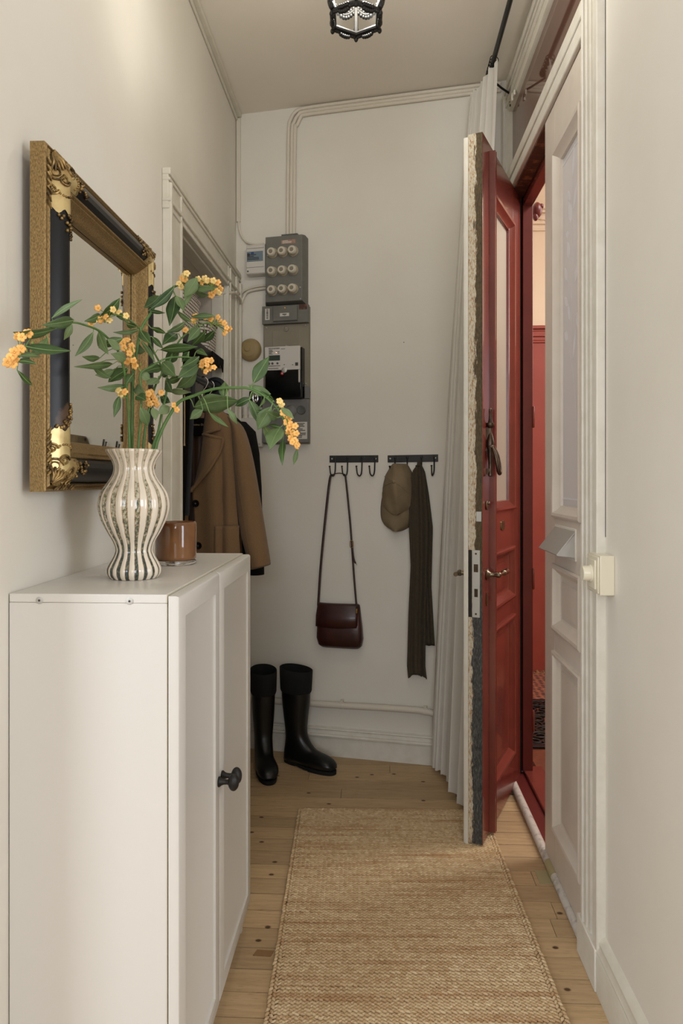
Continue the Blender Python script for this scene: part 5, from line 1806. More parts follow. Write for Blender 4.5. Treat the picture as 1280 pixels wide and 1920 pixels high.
mb = MB()
for pts in ([(0.0, 0.212), (0.0, 0.25), (0.005, 0.29)], [(0.0, 0.212), (-0.03, 0.228), (-0.058, 0.236)], [(0.0, 0.212), (0.03, 0.19), (0.062, 0.155), (0.074, 0.14)], [(0.0, 0.212), (-0.035, 0.20), (-0.065, 0.185)], [(-0.066, 0.165), (-0.062, 0.120), (-0.046, 0.090), (-0.022, 0.0775), (0.0, 0.0750), (0.024, 0.0775), (0.048, 0.090), (0.066, 0.118)]):
    pp = bez([(x, 0, z) for x, z in pts], 5)
    mb.tube([(p.x, cap_y(p.x, p.z) - 0.0018, p.z) for p in pp], 0.0014, 6)
mb.build('seam', M['khaki'], cp)
MB().ell((0.0, cap_y(0.0, 0.212) - 0.003, 0.212), 0.0080, 0.0045, 0.0080, 14, 8).build('top_button', M['khaki'], cp)
mb = MB()
VLOW = [(0.075 - 0.081 * k / 12, max(0.24, math.sqrt(max(0.0, 1 - (k / 12.0) ** 2.4)))) for k in range(1, 13)]
Lv = [(0.165, -0.066), (0.13, -0.0735), (0.10, -0.077), (0.075, -0.0775)] + [(z, -0.0775 * w) for z, w in VLOW]
Rv = [(0.165, 0.070), (0.13, 0.074), (0.10, 0.076), (0.075, 0.0765)] + [(z, 0.0765 * w) for z, w in VLOW]
rows_ = []
for i in range(31):
    z = 0.162 - 0.1679 * math.sin(PI / 2 * i / 30)
    a, b = interp(Lv, z), interp(Rv, z)
    rows_.append([(a + (b - a) * j / 16, -0.006 - (0.030 + 0.035 * min(1, i / 9)) * math.sin(PI * j / 16) ** 0.7, z) for j in range(17)])
mb.grid(rows_)
mb.build('visor', M['khaki'], cp, angle=70, solid=0.003)

# ------------------------------------------------------------------ scarf
sf = wthing('scarf', 0.875, 1.33, 'long olive brown linen scarf hung over one hook', 'scarf')
la = [(0.0, -0.006), (-0.03, -0.028), (-0.07, -0.036), (-0.115, -0.040), (-0.27, -0.044), (-0.45, -0.036), (-0.66, -0.046), (-0.89, -0.052), (-0.966, -0.045)]
ra = [(0.0, 0.006), (-0.03, 0.018), (-0.07, 0.026), (-0.115, 0.028), (-0.27, 0.038), (-0.45, 0.034), (-0.66, 0.028), (-0.89, 0.026), (-0.966, 0.035)]
lb_ = [(0.0, -0.002), (-0.04, 0.005), (-0.14, 0.012), (-0.30, 0.010), (-0.54, 0.010), (-0.80, 0.014)]
rb_ = [(0.0, 0.006), (-0.03, 0.022), (-0.14, 0.040), (-0.28, 0.057), (-0.36, 0.055), (-0.54, 0.051), (-0.80, 0.066)]


def cloth(lt, rt, zt, zb, n, yoff, amp, ph, ragged=0.0, curve=0.0):
    rows_ = []
    rr_ = random.Random(int(ph * 10))
    m_ = 33
    rag = [ragged * (math.sin(PI * min(1.0, 0.04 + j / (m_ - 1) * 0.93)) ** 0.45 * 0.85 + 0.12 * rr_.random()) for j in range(m_)]
    for i in range(n + 1):
        q = i / n
        row = []
        for j in range(m_):
            t = j / (m_ - 1)
            z = zt + (zb - zt) * q + rag[j] * q ** 8
            a, b = interp(lt, z), interp(rt, z)
            x = a + (b - a) * t
            w = min(1.0, q * 7 + 0.25)
            y = yoff - amp * w * (0.6 * math.sin(3.2 * PI * t + ph + 0.8 * q) + 0.4 * math.sin(6.1 * PI * t + 2.1 * ph - 1.1 * q)) - curve * math.sin(PI * t)
            row.append((x, y, z))
        rows_.append(row)
    return MB().grid(rows_)


cloth(lb_, rb_, -0.004, -0.80, 50, -0.016, 0.006, 2.3, 0.0, 0.005).build('back_length', M['scarf'], sf, angle=70, solid=0.0025)
cloth(la, ra, 0.004, -0.962, 60, -0.038, 0.009, 0.6, 0.040, 0.010).build('front_length', M['scarf'], sf, angle=70, solid=0.0025)
MB().tube(bez([(0, -0.012, -0.02), (0, -0.022, 0.002), (0, -0.036, 0.008), (0, -0.05, -0.01)], 5), [0.006] * 8 + [0.009] * 8, 10).build('gather', M['scarf'], sf)

# ------------------------------------------------------------------ boots
def boot(x, y, ang, label):
    b = thing('riding_boot', (x, y, 0.0), label, 'boot', 'black riding boots by the back wall', rz=ang)
    def rg_(A, Bp, w, n=28, e=2.4):
        cx, cz = (A[0] + Bp[0]) / 2, (A[1] + Bp[1]) / 2
        dx, dz = (Bp[0] - A[0]) / 2, (Bp[1] - A[1]) / 2
        out = []
        for k in range(n):
            t = 2 * PI * k / n
            c, s = math.cos(t), math.sin(t)
            c = math.copysign(abs(c) ** (2 / e), c)
            s = math.copysign(abs(s) ** (2 / e), s)
            out.append((cx + dx * c, w * s, cz + dz * c))
        return out
    sec = [((-0.070, 0.345), (0.066, 0.345), 0.051), ((-0.066, 0.28), (0.064, 0.28), 0.049), ((-0.058, 0.22), (0.056, 0.22), 0.046), ((-0.051, 0.165), (0.051, 0.168), 0.042), ((-0.050, 0.120), (0.055, 0.134), 0.039),
           ((-0.056, 0.075), (0.072, 0.108), 0.039), ((-0.063, 0.030), (0.092, 0.090), 0.0395), ((-0.060, 0.010), (0.112, 0.080), 0.040), ((0.00, 0.010), (0.138, 0.073), 0.043), ((0.06, 0.010), (0.166, 0.066), 0.046), ((0.12, 0.010), (0.192, 0.056), 0.044), ((0.165, 0.011), (0.208, 0.043), 0.036), ((0.196, 0.014), (0.216, 0.029), 0.020)]
    flat = [(q[0][0], q[0][1], q[1][0], q[1][1], q[2]) for q in sec]
    dense = []
    for i in range(len(flat) - 1):
        p0, p1, p2, p3 = flat[max(i - 1, 0)], flat[i], flat[i + 1], flat[min(i + 2, len(flat) - 1)]
        for k in range(4):
            t = k / 4
            v = [0.5 * ((2 * b_) + (c_ - a_) * t + (2 * a_ - 5 * b_ + 4 * c_ - d_) * t * t + (3 * b_ - a_ - 3 * c_ + d_) * t ** 3) for a_, b_, c_, d_ in zip(p0, p1, p2, p3)]
            dense.append(((v[0], max(v[1], 0.008)), (v[2], v[3]), v[4]))
    dense.append(sec[-1])
    MB().loft([rg_(*s_) for s_ in dense]).build('shaft', M['rubber'], b, angle=80)
    cuff = [((-0.074, 0.322), (0.071, 0.322), 0.054), ((-0.078, 0.332), (0.075, 0.332), 0.057), ((-0.081, 0.39), (0.078, 0.385), 0.0585), ((-0.082, 0.428), (0.080, 0.418), 0.059), ((-0.079, 0.430), (0.077, 0.420), 0.056), ((-0.075, 0.39), (0.072, 0.385), 0.053), ((-0.069, 0.347), (0.066, 0.347), 0.049)]
    MB().loft([rg_(*s_, e=2.1) for s_ in cuff], caps=(True, True)).build('cuff', M['rubber_matt'], b, angle=70)
    mb = MB()
    outl = []
    for k in range(40):
        t = 2 * PI * k / 40
        u = 0.0745 + 0.1400 * math.cos(t)
        wv = (0.0425 + 0.0055 * math.cos(t)) * math.copysign(abs(math.sin(t)) ** 0.8, math.sin(t))
        wv *= 1.0 - 0.22 * math.exp(-((u - 0.02) / 0.035) ** 2)
        outl.append((u, wv))
    mb.prism(outl, lambda a, c: (a, c, 0.004), lambda a, c: (a, c, 0.016))
    mb.prism([(max(-0.066, min(u, 0.010)), wv * 0.97) for u, wv in outl if u < 0.035], lambda a, c: (a, c, 0.0), lambda a, c: (a, c, 0.014))
    mb.prism([(u, wv * 0.97) for u, wv in outl if u > 0.075], lambda a, c: (a, c, 0.0), lambda a, c: (a, c, 0.014))
    mb.build('sole', M['rubber_matt'], b, bevel=0.002)
    return b


boot(-0.499, 3.155, math.radians(-74), 'black riding boot with toe pointing into the hall, nearer the cabinet')
boot(-0.357, 3.185, math.radians(-33), 'black riding boot turned sideways, toe pointing right under the pipe')

# ------------------------------------------------------------------ curtain rod and curtain
rd = thing('curtain_rod', (0.463, 2.97, 2.927), 'black iron curtain rod running below the ceiling over the door', 'curtain rod')
MB().tube([(0.0, 0.0, 0.0), (0.0, -2.1, 0.0)], 0.0095, 14).build('rod', M['rodblack'], rd)
mb = MB()
mb.ell((0, 0.016, 0), 0.016, 0.020, 0.016, 14, 10)
mb.build('finial', M['rodblack'], rd)
for k in range(5):
    y0 = -0.012 - 0.022 * k
    mb = MB().tube([(0.0165 * math.cos(a), y0 + 0.004 * math.sin(a * 2), -0.007 + 0.0165 * math.sin(a)) for a in [2 * PI * j / 20 for j in range(21)]], 0.0018, 6)
    mb.build('curtain_ring', M['rodblack'], rd)
mb = MB()
mb.tube([(0.0, -0.02, 0.0), (0.0, -0.02, -0.04), (0.05, 0.02, -0.055), (0.094, 0.06, -0.06)], 0.0045, 8)
mb.tube([(0.094, 0.06, -0.045), (0.094, 0.06, -0.11)], 0.005, 8)
mb.build('wall_bracket', M['rodblack'], rd)

cu = thing('curtain', (0.463, 2.95, 2.905), 'white voile curtain gathered behind the open red door', 'curtain')
rows_ = []
NZ, NT = 60, 221
for i in range(NZ + 1):
    q = i / NZ
    z = 0.0 - 2.88 * q
    e = q ** 0.85
    ax, ay = -0.050 - 0.150 * e, 0.155 + 0.02 * e
    bx, by = 0.008 - 0.125 * q, -0.105 - 0.20 * e
    g = 0.014 + 0.016 * min(1, q * 2.2)
    row = []
    for j in range(NT):
        t = j / (NT - 1)
        ph = 2 * PI * (8.2 * t ** 0.6 + 0.25 * math.sin(5 * t + 0.4) + 0.08 * math.sin(6 * q + 9 * t))
        am = g * (0.75 + 0.35 * math.sin(11 * t + 1.0))
        dx, dy = bx - ax, by - ay
        L_ = math.hypot(dx, dy)
        nx, ny = -dy / L_, dx / L_
        x = ax + dx * t + nx * am * math.sin(ph) + dx / L_ * am * 0.35 * math.sin(2 * ph)
        y = ay + dy * t + ny * am * math.sin(ph) + dy / L_ * am * 0.35 * math.sin(2 * ph)
        # keep clear of the back wall
        wy = BY - 0.1944 * (x + 0.463 - BX) - 2.95 - 0.012
        row.append((x, min(y, wy), z + 0.012 * math.sin(3 * t + 0.5) * q + (0.010 * math.sin(ph * 0.5) if i == 0 else 0)))
    rows_.append(row)
MB().grid(rows_).build('cloth', M['curtain'], cu, angle=180)
hem = [rows_[-1], [(p[0] * 1.0, p[1], p[2] - 0.004) for p in rows_[-1]]]

# ------------------------------------------------------------------ lantern
ln = thing('ceiling_lantern', (-0.0545, 1.90, 2.478), 'black iron hexagonal lantern hanging from the ceiling', 'lantern')
ln.rotation_euler = (0, 0, math.radians(1.6))
hexa = [PI / 2 + k * PI / 3 for k in range(6)]


def hp_(k, r, z):
    return Vector((r * math.cos(hexa[k % 6]), r * math.sin(hexa[k % 6]), z))


mb = MB()
R0, R1, ZT = 0.067, 0.108, 0.27
for k in range(6):
    mb.tube([hp_(k, R0, 0.0), hp_(k, R1, ZT)], 0.0052, 8)
    mb.tube([hp_(k, R0, 0.0), hp_(k + 1, R0, 0.0)], 0.0062, 8)
    mb.tube([hp_(k, R1, ZT), hp_(k + 1, R1, ZT)], 0.007, 8)
mb.build('frame', M['black_iron'], ln)
orn = MB()
for k in range(6):
    for q in range(13):
        t = q / 12
        p = hp_(k, R0 + 0.004, 0) * (1 - t) + hp_(k + 1, R0 + 0.004, 0) * t
        big = 0.5 + 0.5 * math.cos(2 * PI * (t - 0.5)) if 0.25 < t < 0.75 else 0.2
        rr_ = 0.0042 + 0.0018 * big
        orn.ell((p.x, p.y, -0.006 - 0.008 * big), rr_, rr_, rr_, 9, 7)
        if 0.3 < t < 0.7:
            orn.ell((p.x * 1.03, p.y * 1.03, -0.002), 0.006, 0.006, 0.007, 7, 5)
    orn.ell(hp_(k, R0 + 0.006, 0.012), 0.008, 0.008, 0.013, 8, 6)
    orn.ell(hp_(k, R0 + 0.006, -0.010), 0.006, 0.006, 0.008, 8, 6)
    # garland across each side, a little above the ring
    pts = []
    for q in range(11):
        t = q / 10
        z = 0.082 - 0.034 * math.sin(PI * t)
        rad = R0 + (R1 - R0) * z / ZT + 0.005
        p = hp_(k, rad, z) * (1 - t) + hp_(k + 1, rad, z) * t
        pts.append(p)
        orn.ell((p.x, p.y, p.z - 0.007), 0.0052, 0.0052, 0.006, 7, 5)
        orn.ell((p.x, p.y, p.z + 0.007), 0.0045, 0.0045, 0.005, 7, 5)
    orn.tube(pts, 0.0045, 7)
orn.build('garland', M['black_iron'], ln, angle=85)
for k in range(6):
    a, b, c, d = hp_(k, R0 * 0.985, 0.004), hp_(k + 1, R0 * 0.985, 0.004), hp_(k + 1, R1 * 0.985, ZT - 0.004), hp_(k, R1 * 0.985, ZT - 0.004)
    m_ = MB()
    inn = [p * 1.0 for p in (a, b, c, d)]
    off = (a + b) / 2
    off = Vector((off.x, off.y, 0)).normalized() * -0.002
    m_._add([a, b, c, d, a + off, b + off, c + off, d + off], [(0, 1, 2, 3), (7, 6, 5, 4), (0, 4, 5, 1), (1, 5, 6, 2), (2, 6, 7, 3), (3, 7, 4, 0)])
    m_.build('glass_pane', M['clear'], ln, smooth=False)
MB().lathe([(0.112, 0.268), (0.114, 0.276), (0.085, 0.300), (0.045, 0.325), (0.03, 0.345), (0.02, 0.35), (0.012, 0.372), (0.0, 0.374)], 6, (0, 0, 0)).build('roof', M['black_iron'], ln, angle=20)
mb = MB()
z = 0.372
k = 0
while z < 0.48:
    pts = [(0.008 * math.cos(a) * (1 if k % 2 else 0), 0.008 * math.cos(a) * (0 if k % 2 else 1), z + 0.012 + 0.013 * math.sin(a)) for a in [2 * PI * j / 16 for j in range(17)]]
    mb.tube(pts, 0.0018, 6)
    z += 0.020
    k += 1
mb.build('chain', M['black_iron'], ln)
MB().lathe([(0.045, 0.512), (0.045, 0.506), (0.03, 0.496), (0.008, 0.490), (0.0, 0.488)], 24).build('ceiling_rose', M['black_iron'], ln)

lamp_d = bpy.data.lights.new('added_lantern_fill', 'POINT')  # fill light added inside the unlit lantern to brighten ceiling and upper walls
lamp_d.energy = 10.8
lamp_d.color = (1.0, 0.95, 0.87)
lamp_d.shadow_soft_size = 0.03
lamp_o = bpy.data.objects.new('added_lantern_fill', lamp_d)
COL.objects.link(lamp_o)
lamp_o.location = (-0.0545, 1.90, 2.466 + 0.12)

# ------------------------------------------------------------------ dimmer beside the frame
sw = thing('dimmer_switch', (0.56, 1.773, 1.034), 'cream rotary dimmer switch on the right wall edge', 'switch')
mb = MB()
for y_, z_, x0, x1 in ((0.047, 0.047, -0.034, 0.0), (0.0435, 0.0435, -0.038, -0.034), (0.033, 0.035, -0.0425, -0.038)):
    mb.box(x0, x1, -y_, y_, -z_, z_)
mb.build('case', M['plastic_cream'], sw, bevel=0.004, bseg=3)
MB().lathe([(0.022, 0.041), (0.021, 0.044), (0.0185, 0.046), (0.0180, 0.060), (0.0165, 0.063), (0.0, 0.063)], 32, (0, 0, 0.0), '-x').build('knob', M['plastic_cream'], sw, angle=30)
# ------------------------------------------------------------------ closet: rod, shelf, baskets
rod = thing('clothes_rail', (-0.697, 2.375, 1.655), 'black closet rail with round end flange', 'clothes rail')
MB().tube([(0, 0.0, 0), (0, 0.70, 0)], 0.014, 16).build('rail', M['rodblack'], rod)
MB().lathe([(0.050, 0.0), (0.050, -0.006), (0.044, -0.012), (0.034, -0.014), (0.030, -0.006), (0.0, -0.006)], 32, (0.0, 0.712, 0.0), 'y').build('end_flange', M['charcoal'], rod)
MB().lathe([(0.050, 0.0), (0.050, 0.006), (0.02, 0.014), (0.0, 0.014)], 32, (0.0, -0.014, 0.0), 'y').build('end_flange', M['charcoal'], rod)
cpn = thing('closet_side_panel', (-0.69, 3.088, 0.0), 'pale side panel at the far end of the closet', 'panel')
MB().box(-0.45, 0.005, 0.0, 0.012, 0.0, 2.05).build('board', M['panel_grey'], cpn, bevel=0.001)
MB().box(-0.45, 0.012, -0.006, 0.012, 2.05, 2.068).build('top_ledge', M['trim'], cpn, bevel=0.002)
shf = thing('hat_shelf', (-0.676, 2.376, 1.755), 'black hat shelf in the closet above the rail', 'shelf')
MB().box(-0.40, 0.0, 0.0, 0.706, 0.0, 0.022).build('board', M['black_shelf'], shf, bevel=0.002)
MB().box(-0.004, 0.006, 0.0, 0.706, -0.012, 0.028).build('front_edge', M['black_shelf'], shf, bevel=0.002)
M['weave'] = woven('white_woven_seagrass', (232, 224, 214), (88, 76, 66), 0.021, 0.0125)


def basket(loc, ly, lx, h, taper, label, lean=0.0):
    b = thing('woven_basket', loc, label, 'basket', 'white woven baskets on the closet shelf')
    mb = MB()
    rings_ = []
    for z in [h * k / 10 for k in range(11)]:
        k = 1 - taper * (1 - z / h)
        rings_.append([(x + lx / 2 - lx + lean * z, y + ly / 2, z + 0.004 * math.sin(9 * y + z * 20) * (z / h)) for x, y in superr(0, 0, lx / 2 * k, ly / 2 * k, 40, 5)])
    inn = [[(p[0] * 0.97 - 0.004, p[1] * 0.97 + 0.004, p[2]) for p in r] for r in reversed(rings_[2:])]
    mb.loft(rings_ + inn)
    mb.build('weave', M['weave'], b, angle=50)
    mb = MB()
    mb.tube([p for p in rings_[-1]] + [rings_[-1][0]], 0.006, 8)
    mb.build('rim', M['weave'], b)
    return b


basket((-0.676, 2.40, 1.778), 0.40, 0.26, 0.165, 0.06, 'larger white woven basket at the near end of the closet shelf')
basket((-0.676, 2.86, 1.778), 0.20, 0.22, 0.13, 0.05, 'smaller white woven basket at the far end of the closet shelf')
clt = thing('folded_cloth', (-0.672, 2.86, 1.728), 'black fringed cloth hanging under the far basket', 'cloth')
mb = MB()
rows_ = []
for i in range(9):
    q = i / 8
    rows_.append([(0.012 + 0.003 * math.sin(5 * t * PI + q) * q, 0.215 * t, 0.050 - (0.050 + 0.012 * math.sin(7 * t) + 0.008 * math.sin(23 * t)) * q) for t in [k / 40 for k in range(41)]])
mb.grid(rows_)
mb.build('cloth', M['black_wool'], clt, solid=0.004)

# ------------------------------------------------------------------ coats
def hanger(loc, label, w, drop):
    h = thing('coat_hanger', loc, label, 'hanger', 'wire hangers on the closet rail')
    pts = [(0.020 * math.cos(a) + 0.002, 0.0, 0.020 * math.sin(a) - 0.003) for a in [math.radians(200 - 20 * k) for k in range(13)]]
    pts += [(0.014, 0, -0.024), (0.004, 0, -0.036), (0.0, 0, -0.05), (0.0, 0, -drop)]
    MB().tube(pts, 0.0021, 8).build('hook', M['chrome'], h)
    MB().tube(bez([(-w, 0, -drop - 0.075), (-w * 0.5, 0, -drop - 0.03), (0, 0, -drop), (w * 0.5, 0, -drop - 0.03), (w, 0, -drop - 0.075)], 5), 0.009, 8).build('arms', M['black_shelf'], h)
    return h


hanger((-0.695, 2.845, 1.655), 'chrome wire hanger carrying the camel coat', 0.15, 0.115)
hanger((-0.695, 2.955, 1.655), 'chrome wire hanger carrying the black coat behind', 0.15, 0.115)

# camel coat, built in world coordinates about its hanger
CX0, CY0 = -0.695, 2.845
ct = thing('camel_coat', (CX0, CY0, 1.53), 'camel brown wool overcoat with wide lapels hanging in the closet doorway', 'coat')


def loc3(p):
    return (p[0] - CX0, p[1] - CY0, p[2] - 1.53)


XL = [(1.54, -0.664), (1.44, -0.677), (1.35, -0.689), (1.235, -0.712), (1.21, -0.722), (1.154, -0.716), (0.975, -0.706), (0.45, -0.700)]
XR = [(1.54, -0.615), (1.50, -0.570), (1.479, -0.549), (1.418, -0.563), (1.30, -0.556), (1.154, -0.546), (0.98, -0.532), (0.45, -0.515)]


def cy(x, z):
    a, b = interp(XL, z), interp(XR, z)
    t = min(max((x - a) / (b - a), 0.0), 1.0)
    y = CY0 - 0.020 - 0.050 * math.sin(PI * (0.22 + 0.60 * t)) ** 0.8
    low = min(1.0, max(0.0, (1.48 - z) / 0.25))
    xf = interp([(1.45, -0.606), (1.2, -0.603), (0.9, -0.598)], z)
    y += low * 0.016 * math.exp(-((x - xf) / 0.010) ** 2) - low * 0.012 * math.exp(-((x - xf - 0.028) / 0.018) ** 2)
    y += low * 0.006 * math.cos(60 * (x + 0.05 * z))
    return y


rows_ = []
for i in range(45):
    z = 1.535 - (1.535 - 0.45) * i / 44
    a, b = interp(XL, z), interp(XR, z)
    rows_.append([loc3((a + (b - a) * j / 28, cy(a + (b - a) * j / 28, z), z)) for j in range(29)])
MB().grid(rows_).build('front_panel', M['camel'], ct, angle=70, solid=0.006)
# other front edge, folded back
rows_ = []
for i in range(30):
    z = 1.52 - 1.07 * i / 29
    a = interp([(1.52, -0.775), (1.25, -0.770), (1.19, -0.752), (1.154, -0.744), (0.45, -0.742)], z)
    rows_.append([loc3((a - 0.20 * j / 12 * (1 if z < 1.48 else 0.75), CY0 - 0.012 - 0.04 * math.sin(PI * (0.15 + 0.6 * j / 12)), z - (0.05 * j / 12 if i == 0 else 0))) for j in range(13)])
MB().grid(rows_).build('front_panel', M['camel'], ct, angle=70, solid=0.006)
# back with lining
rows_ = []
for i in range(30):
    z = 1.535 - 1.085 * i / 29
    hw = interp([(1.535, 0.075), (1.50, 0.125), (1.47, 0.14), (1.3, 0.135), (0.45, 0.17)], z)
    rows_.append([loc3((CX0 + 0.005 + hw * (2 * j / 24 - 1), CY0 + 0.022 + 0.030 * math.sin(PI * j / 24) + 0.004 * math.sin(j * 1.9), z)) for j in range(25)])
MB().grid(rows_).build('lining', M['lining'], ct, angle=70, solid=0.004)
MB().grid([[(p[0], p[1] + 0.006, p[2]) for p in r] for r in rows_]).build('back_panel', M['camel'], ct, angle=70, solid=0.004)
# collar and lapel over the front
mb = MB()
rows_ = []
OX = [(1.425, -0.602), (1.418, -0.593), (1.39, -0.600), (1.36, -0.611), (1.302, -0.645), (1.25, -0.694), (1.22, -0.722), (1.212, -0.735)]
for i in range(25):
    q = i / 24
    row = []
    for j in range(11):
        t = j / 10
        zt = 1.437 + (1.420 - 1.437) * t
        z = zt + (1.213 - zt) * q
        a, b = interp(XL, z) + 0.002, interp(OX, z)
        x = a + (b - a) * t
        row.append(loc3((x, cy(x, z) - 0.012 - 0.008 * math.sin(PI * t) - 0.010 * t, z)))
    rows_.append(row)
mb.grid(rows_)
mb.tube([rows_[0][j] for j in range(0, 11)] + [r[-1] for r in rows_], 0.0034, 7)
mb.build('lapel', M['camel'], ct, angle=70, solid=0.007)
mb = MB()
rows_ = []
for i in range(15):
    q = i / 14
    row = []
    for j in range(11):
        t = j / 10
        z0 = 1.437 + (1.458 - 1.437) * t
        zt = 1.552 + (1.535 - 1.552) * t
        z = zt + (z0 - zt) * q
        a = interp([(1.56, -0.662), (1.437, -0.676)], z)
        b = interp([(1.56, -0.640), (1.535, -0.622), (1.50, -0.612), (1.456, -0.608)], z)
        x = a + (b - a) * t
        row.append(loc3((x, cy(x, min(z, 1.53)) - 0.009 - 0.008 * math.sin(PI * t), z)))
    rows_.append(row)
mb.grid(rows_)
mb.tube([r[-1] for r in rows_] + [rows_[-1][j] for j in range(10, -1, -1)], 0.0034, 7)
mb.build('collar', M['camel'], ct, angle=70, solid=0.007)
# sleeve
SL = [((-0.598, 1.520), (-0.560, 1.500), 0.03), ((-0.580, 1.500), (-0.535, 1.483), 0.045), ((-0.570, 1.455), (-0.515, 1.455), 0.052), ((-0.566, 1.387), (-0.495, 1.387), 0.056), ((-0.560, 1.30), (-0.477, 1.305), 0.056), ((-0.553, 1.207), (-0.461, 1.212), 0.055), ((-0.543, 1.076), (-0.440, 1.084), 0.054), ((-0.515, 0.97), (-0.424, 0.985), 0.052), ((-0.497, 0.905), (-0.414, 0.925), 0.050)]
rings_ = []
for (xa, za), (xb, zb), d in SL:
    r_ = []
    for k in range(28):
        t = 2 * PI * k / 28
        c, s = math.cos(t), math.sin(t)
        r_.append(loc3(((xa + xb) / 2 + (xb - xa) / 2 * c, CY0 - 0.012 + d * s - 0.020, (za + zb) / 2 + (zb - za) / 2 * c)))
    rings_.append(r_)
inner = [[((p[0] - sum(q[0] for q in r_) / 28) * 0.9 + sum(q[0] for q in r_) / 28, (p[1] + 0.032) * 0.9 - 0.032, p[2] + 0.002) for p in r_] for r_ in (rings_[-1], rings_[-2])]
MB().loft(rings_ + inner).build('sleeve', M['camel'], ct, angle=70, sub=1)
MB().tube([loc3((x, CY0 - 0.032 - d, z)) for x, z, d in ((-0.552, 1.36, 0.0555), (-0.535, 1.25, 0.0535), (-0.520, 1.16, 0.0525), (-0.503, 1.05, 0.052), (-0.478, 0.92, 0.0485))], 0.0009, 6).build('sleeve_seam', M['camel'], ct)
# far sleeve inside the closet
rings_ = []
for x, z, w_, d in ((-0.80, 1.505, 0.03, 0.03), (-0.84, 1.46, 0.035, 0.045), (-0.87, 1.35, 0.042, 0.05), (-0.90, 1.15, 0.045, 0.05), (-0.925, 0.92, 0.042, 0.045)):
    rings_.append([loc3((x + w_ * math.cos(2 * PI * k / 20), CY0 + d * math.sin(2 * PI * k / 20), z)) for k in range(20)])
MB().loft(rings_).build('sleeve', M['camel'], ct, angle=70)
# patch pocket
rows_ = []
for i in range(13):
    z = 1.082 - 0.19 * i / 12
    rows_.append([loc3((-0.626 + 0.091 * j / 14, cy(-0.626 + 0.091 * j / 14, z) - 0.008 - 0.003 * math.sin(PI * j / 14), z)) for j in range(15)])
MB().grid(rows_).build('pocket', M['camel'], ct, angle=70, solid=0.006)
for x, z in ((-0.707, 1.168), (-0.697, 1.003)):
    p = loc3((x, cy(x, z) - 0.004, z))
    mb = MB().lathe([(0.0135, 0.0), (0.0145, 0.002), (0.013, 0.0045), (0.009, 0.004), (0.0, 0.0035)], 24, p, '-y')
    bt_ = mb.build('button', M['button'], ct)
    mb = MB()
    mb.box(p[0] - 0.0035, p[0] + 0.0035, p[1] - 0.006, p[1] - 0.0034, p[2] - 0.001, p[2] + 0.001)
    mb.box(p[0] - 0.001, p[0] + 0.001, p[1] - 0.006, p[1] - 0.0034, p[2] - 0.0035, p[2] + 0.0035)
    mb.build('thread', M['greymid'], bt_)
# woven brand label, partly seen
lab = MB().box(-0.075, 0.020, 0.008, 0.0115, -0.075, -0.022).build('neck_label', M['black_wool'], ct)
tag(lab, 'black woven label')


def letters(txt, parent, loc, size, m, rot=(PI / 2, 0, 0), ext=0.0002):
    cu_ = bpy.data.curves.new('lettering', 'FONT')
    cu_.body = txt
    cu_.size = size
    cu_.extrude = ext
    cu_.resolution_u = 3
    to = bpy.data.objects.new('lettering', cu_)
    COL.objects.link(to)
    bpy.context.view_layer.update()
    me_ = bpy.data.meshes.new_from_object(to)
    bpy.data.objects.remove(to)
    me_.materials.clear()
    me_.materials.append(m)
    o_ = bpy.data.objects.new('lettering', me_)
    COL.objects.link(o_)
    o_.parent = parent
    o_.location = loc
    o_.rotation_euler = rot
    return o_


letters('Massimo Dutti', lab, (-0.052, 0.0075, -0.052), 0.0115, M['cord'])
MB().box(-0.075, 0.03, 0.006, 0.010, -0.092, -0.076).build('neck_tape', M['black_wool'], ct)

# black coat behind
bc = thing('black_coat', (-0.69, 2.955, 1.53), 'black coat hanging behind the camel overcoat, only its edge showing', 'coat')
rings_ = []
for z, xl, xr, d in ((0.01, -0.05, 0.06, 0.03), (-0.01, -0.09, 0.11, 0.04), (-0.045, -0.13, 0.150, 0.05), (-0.10, -0.15, 0.172, 0.055), (-0.23, -0.16, 0.172, 0.055), (-0.60, -0.17, 0.16, 0.055), (-1.0, -0.18, 0.14, 0.055)):
    rings_.append([(xl + (xr - xl) * (0.5 + 0.5 * math.cos(2 * PI * k / 32)), d * math.sin(2 * PI * k / 32), z) for k in range(32)])
MB().loft(rings_).build('coat_body', M['black_wool'], bc, angle=70)
rings_ = []
for x, z, w_, d in ((0.115, -0.03, 0.035, 0.035), (0.150, -0.07, 0.040, 0.048), (0.162, -0.16, 0.044, 0.05), (0.172, -0.30, 0.043, 0.05), (0.176, -0.44, 0.042, 0.048), (0.184, -0.56, 0.040, 0.045), (0.190, -0.66, 0.036, 0.04)):
    rings_.append([(x + w_ * math.cos(2 * PI * k / 24), d * math.sin(2 * PI * k / 24), z) for k in range(24)])
MB().loft(rings_).build('sleeve', M['black_wool'], bc, angle=70)

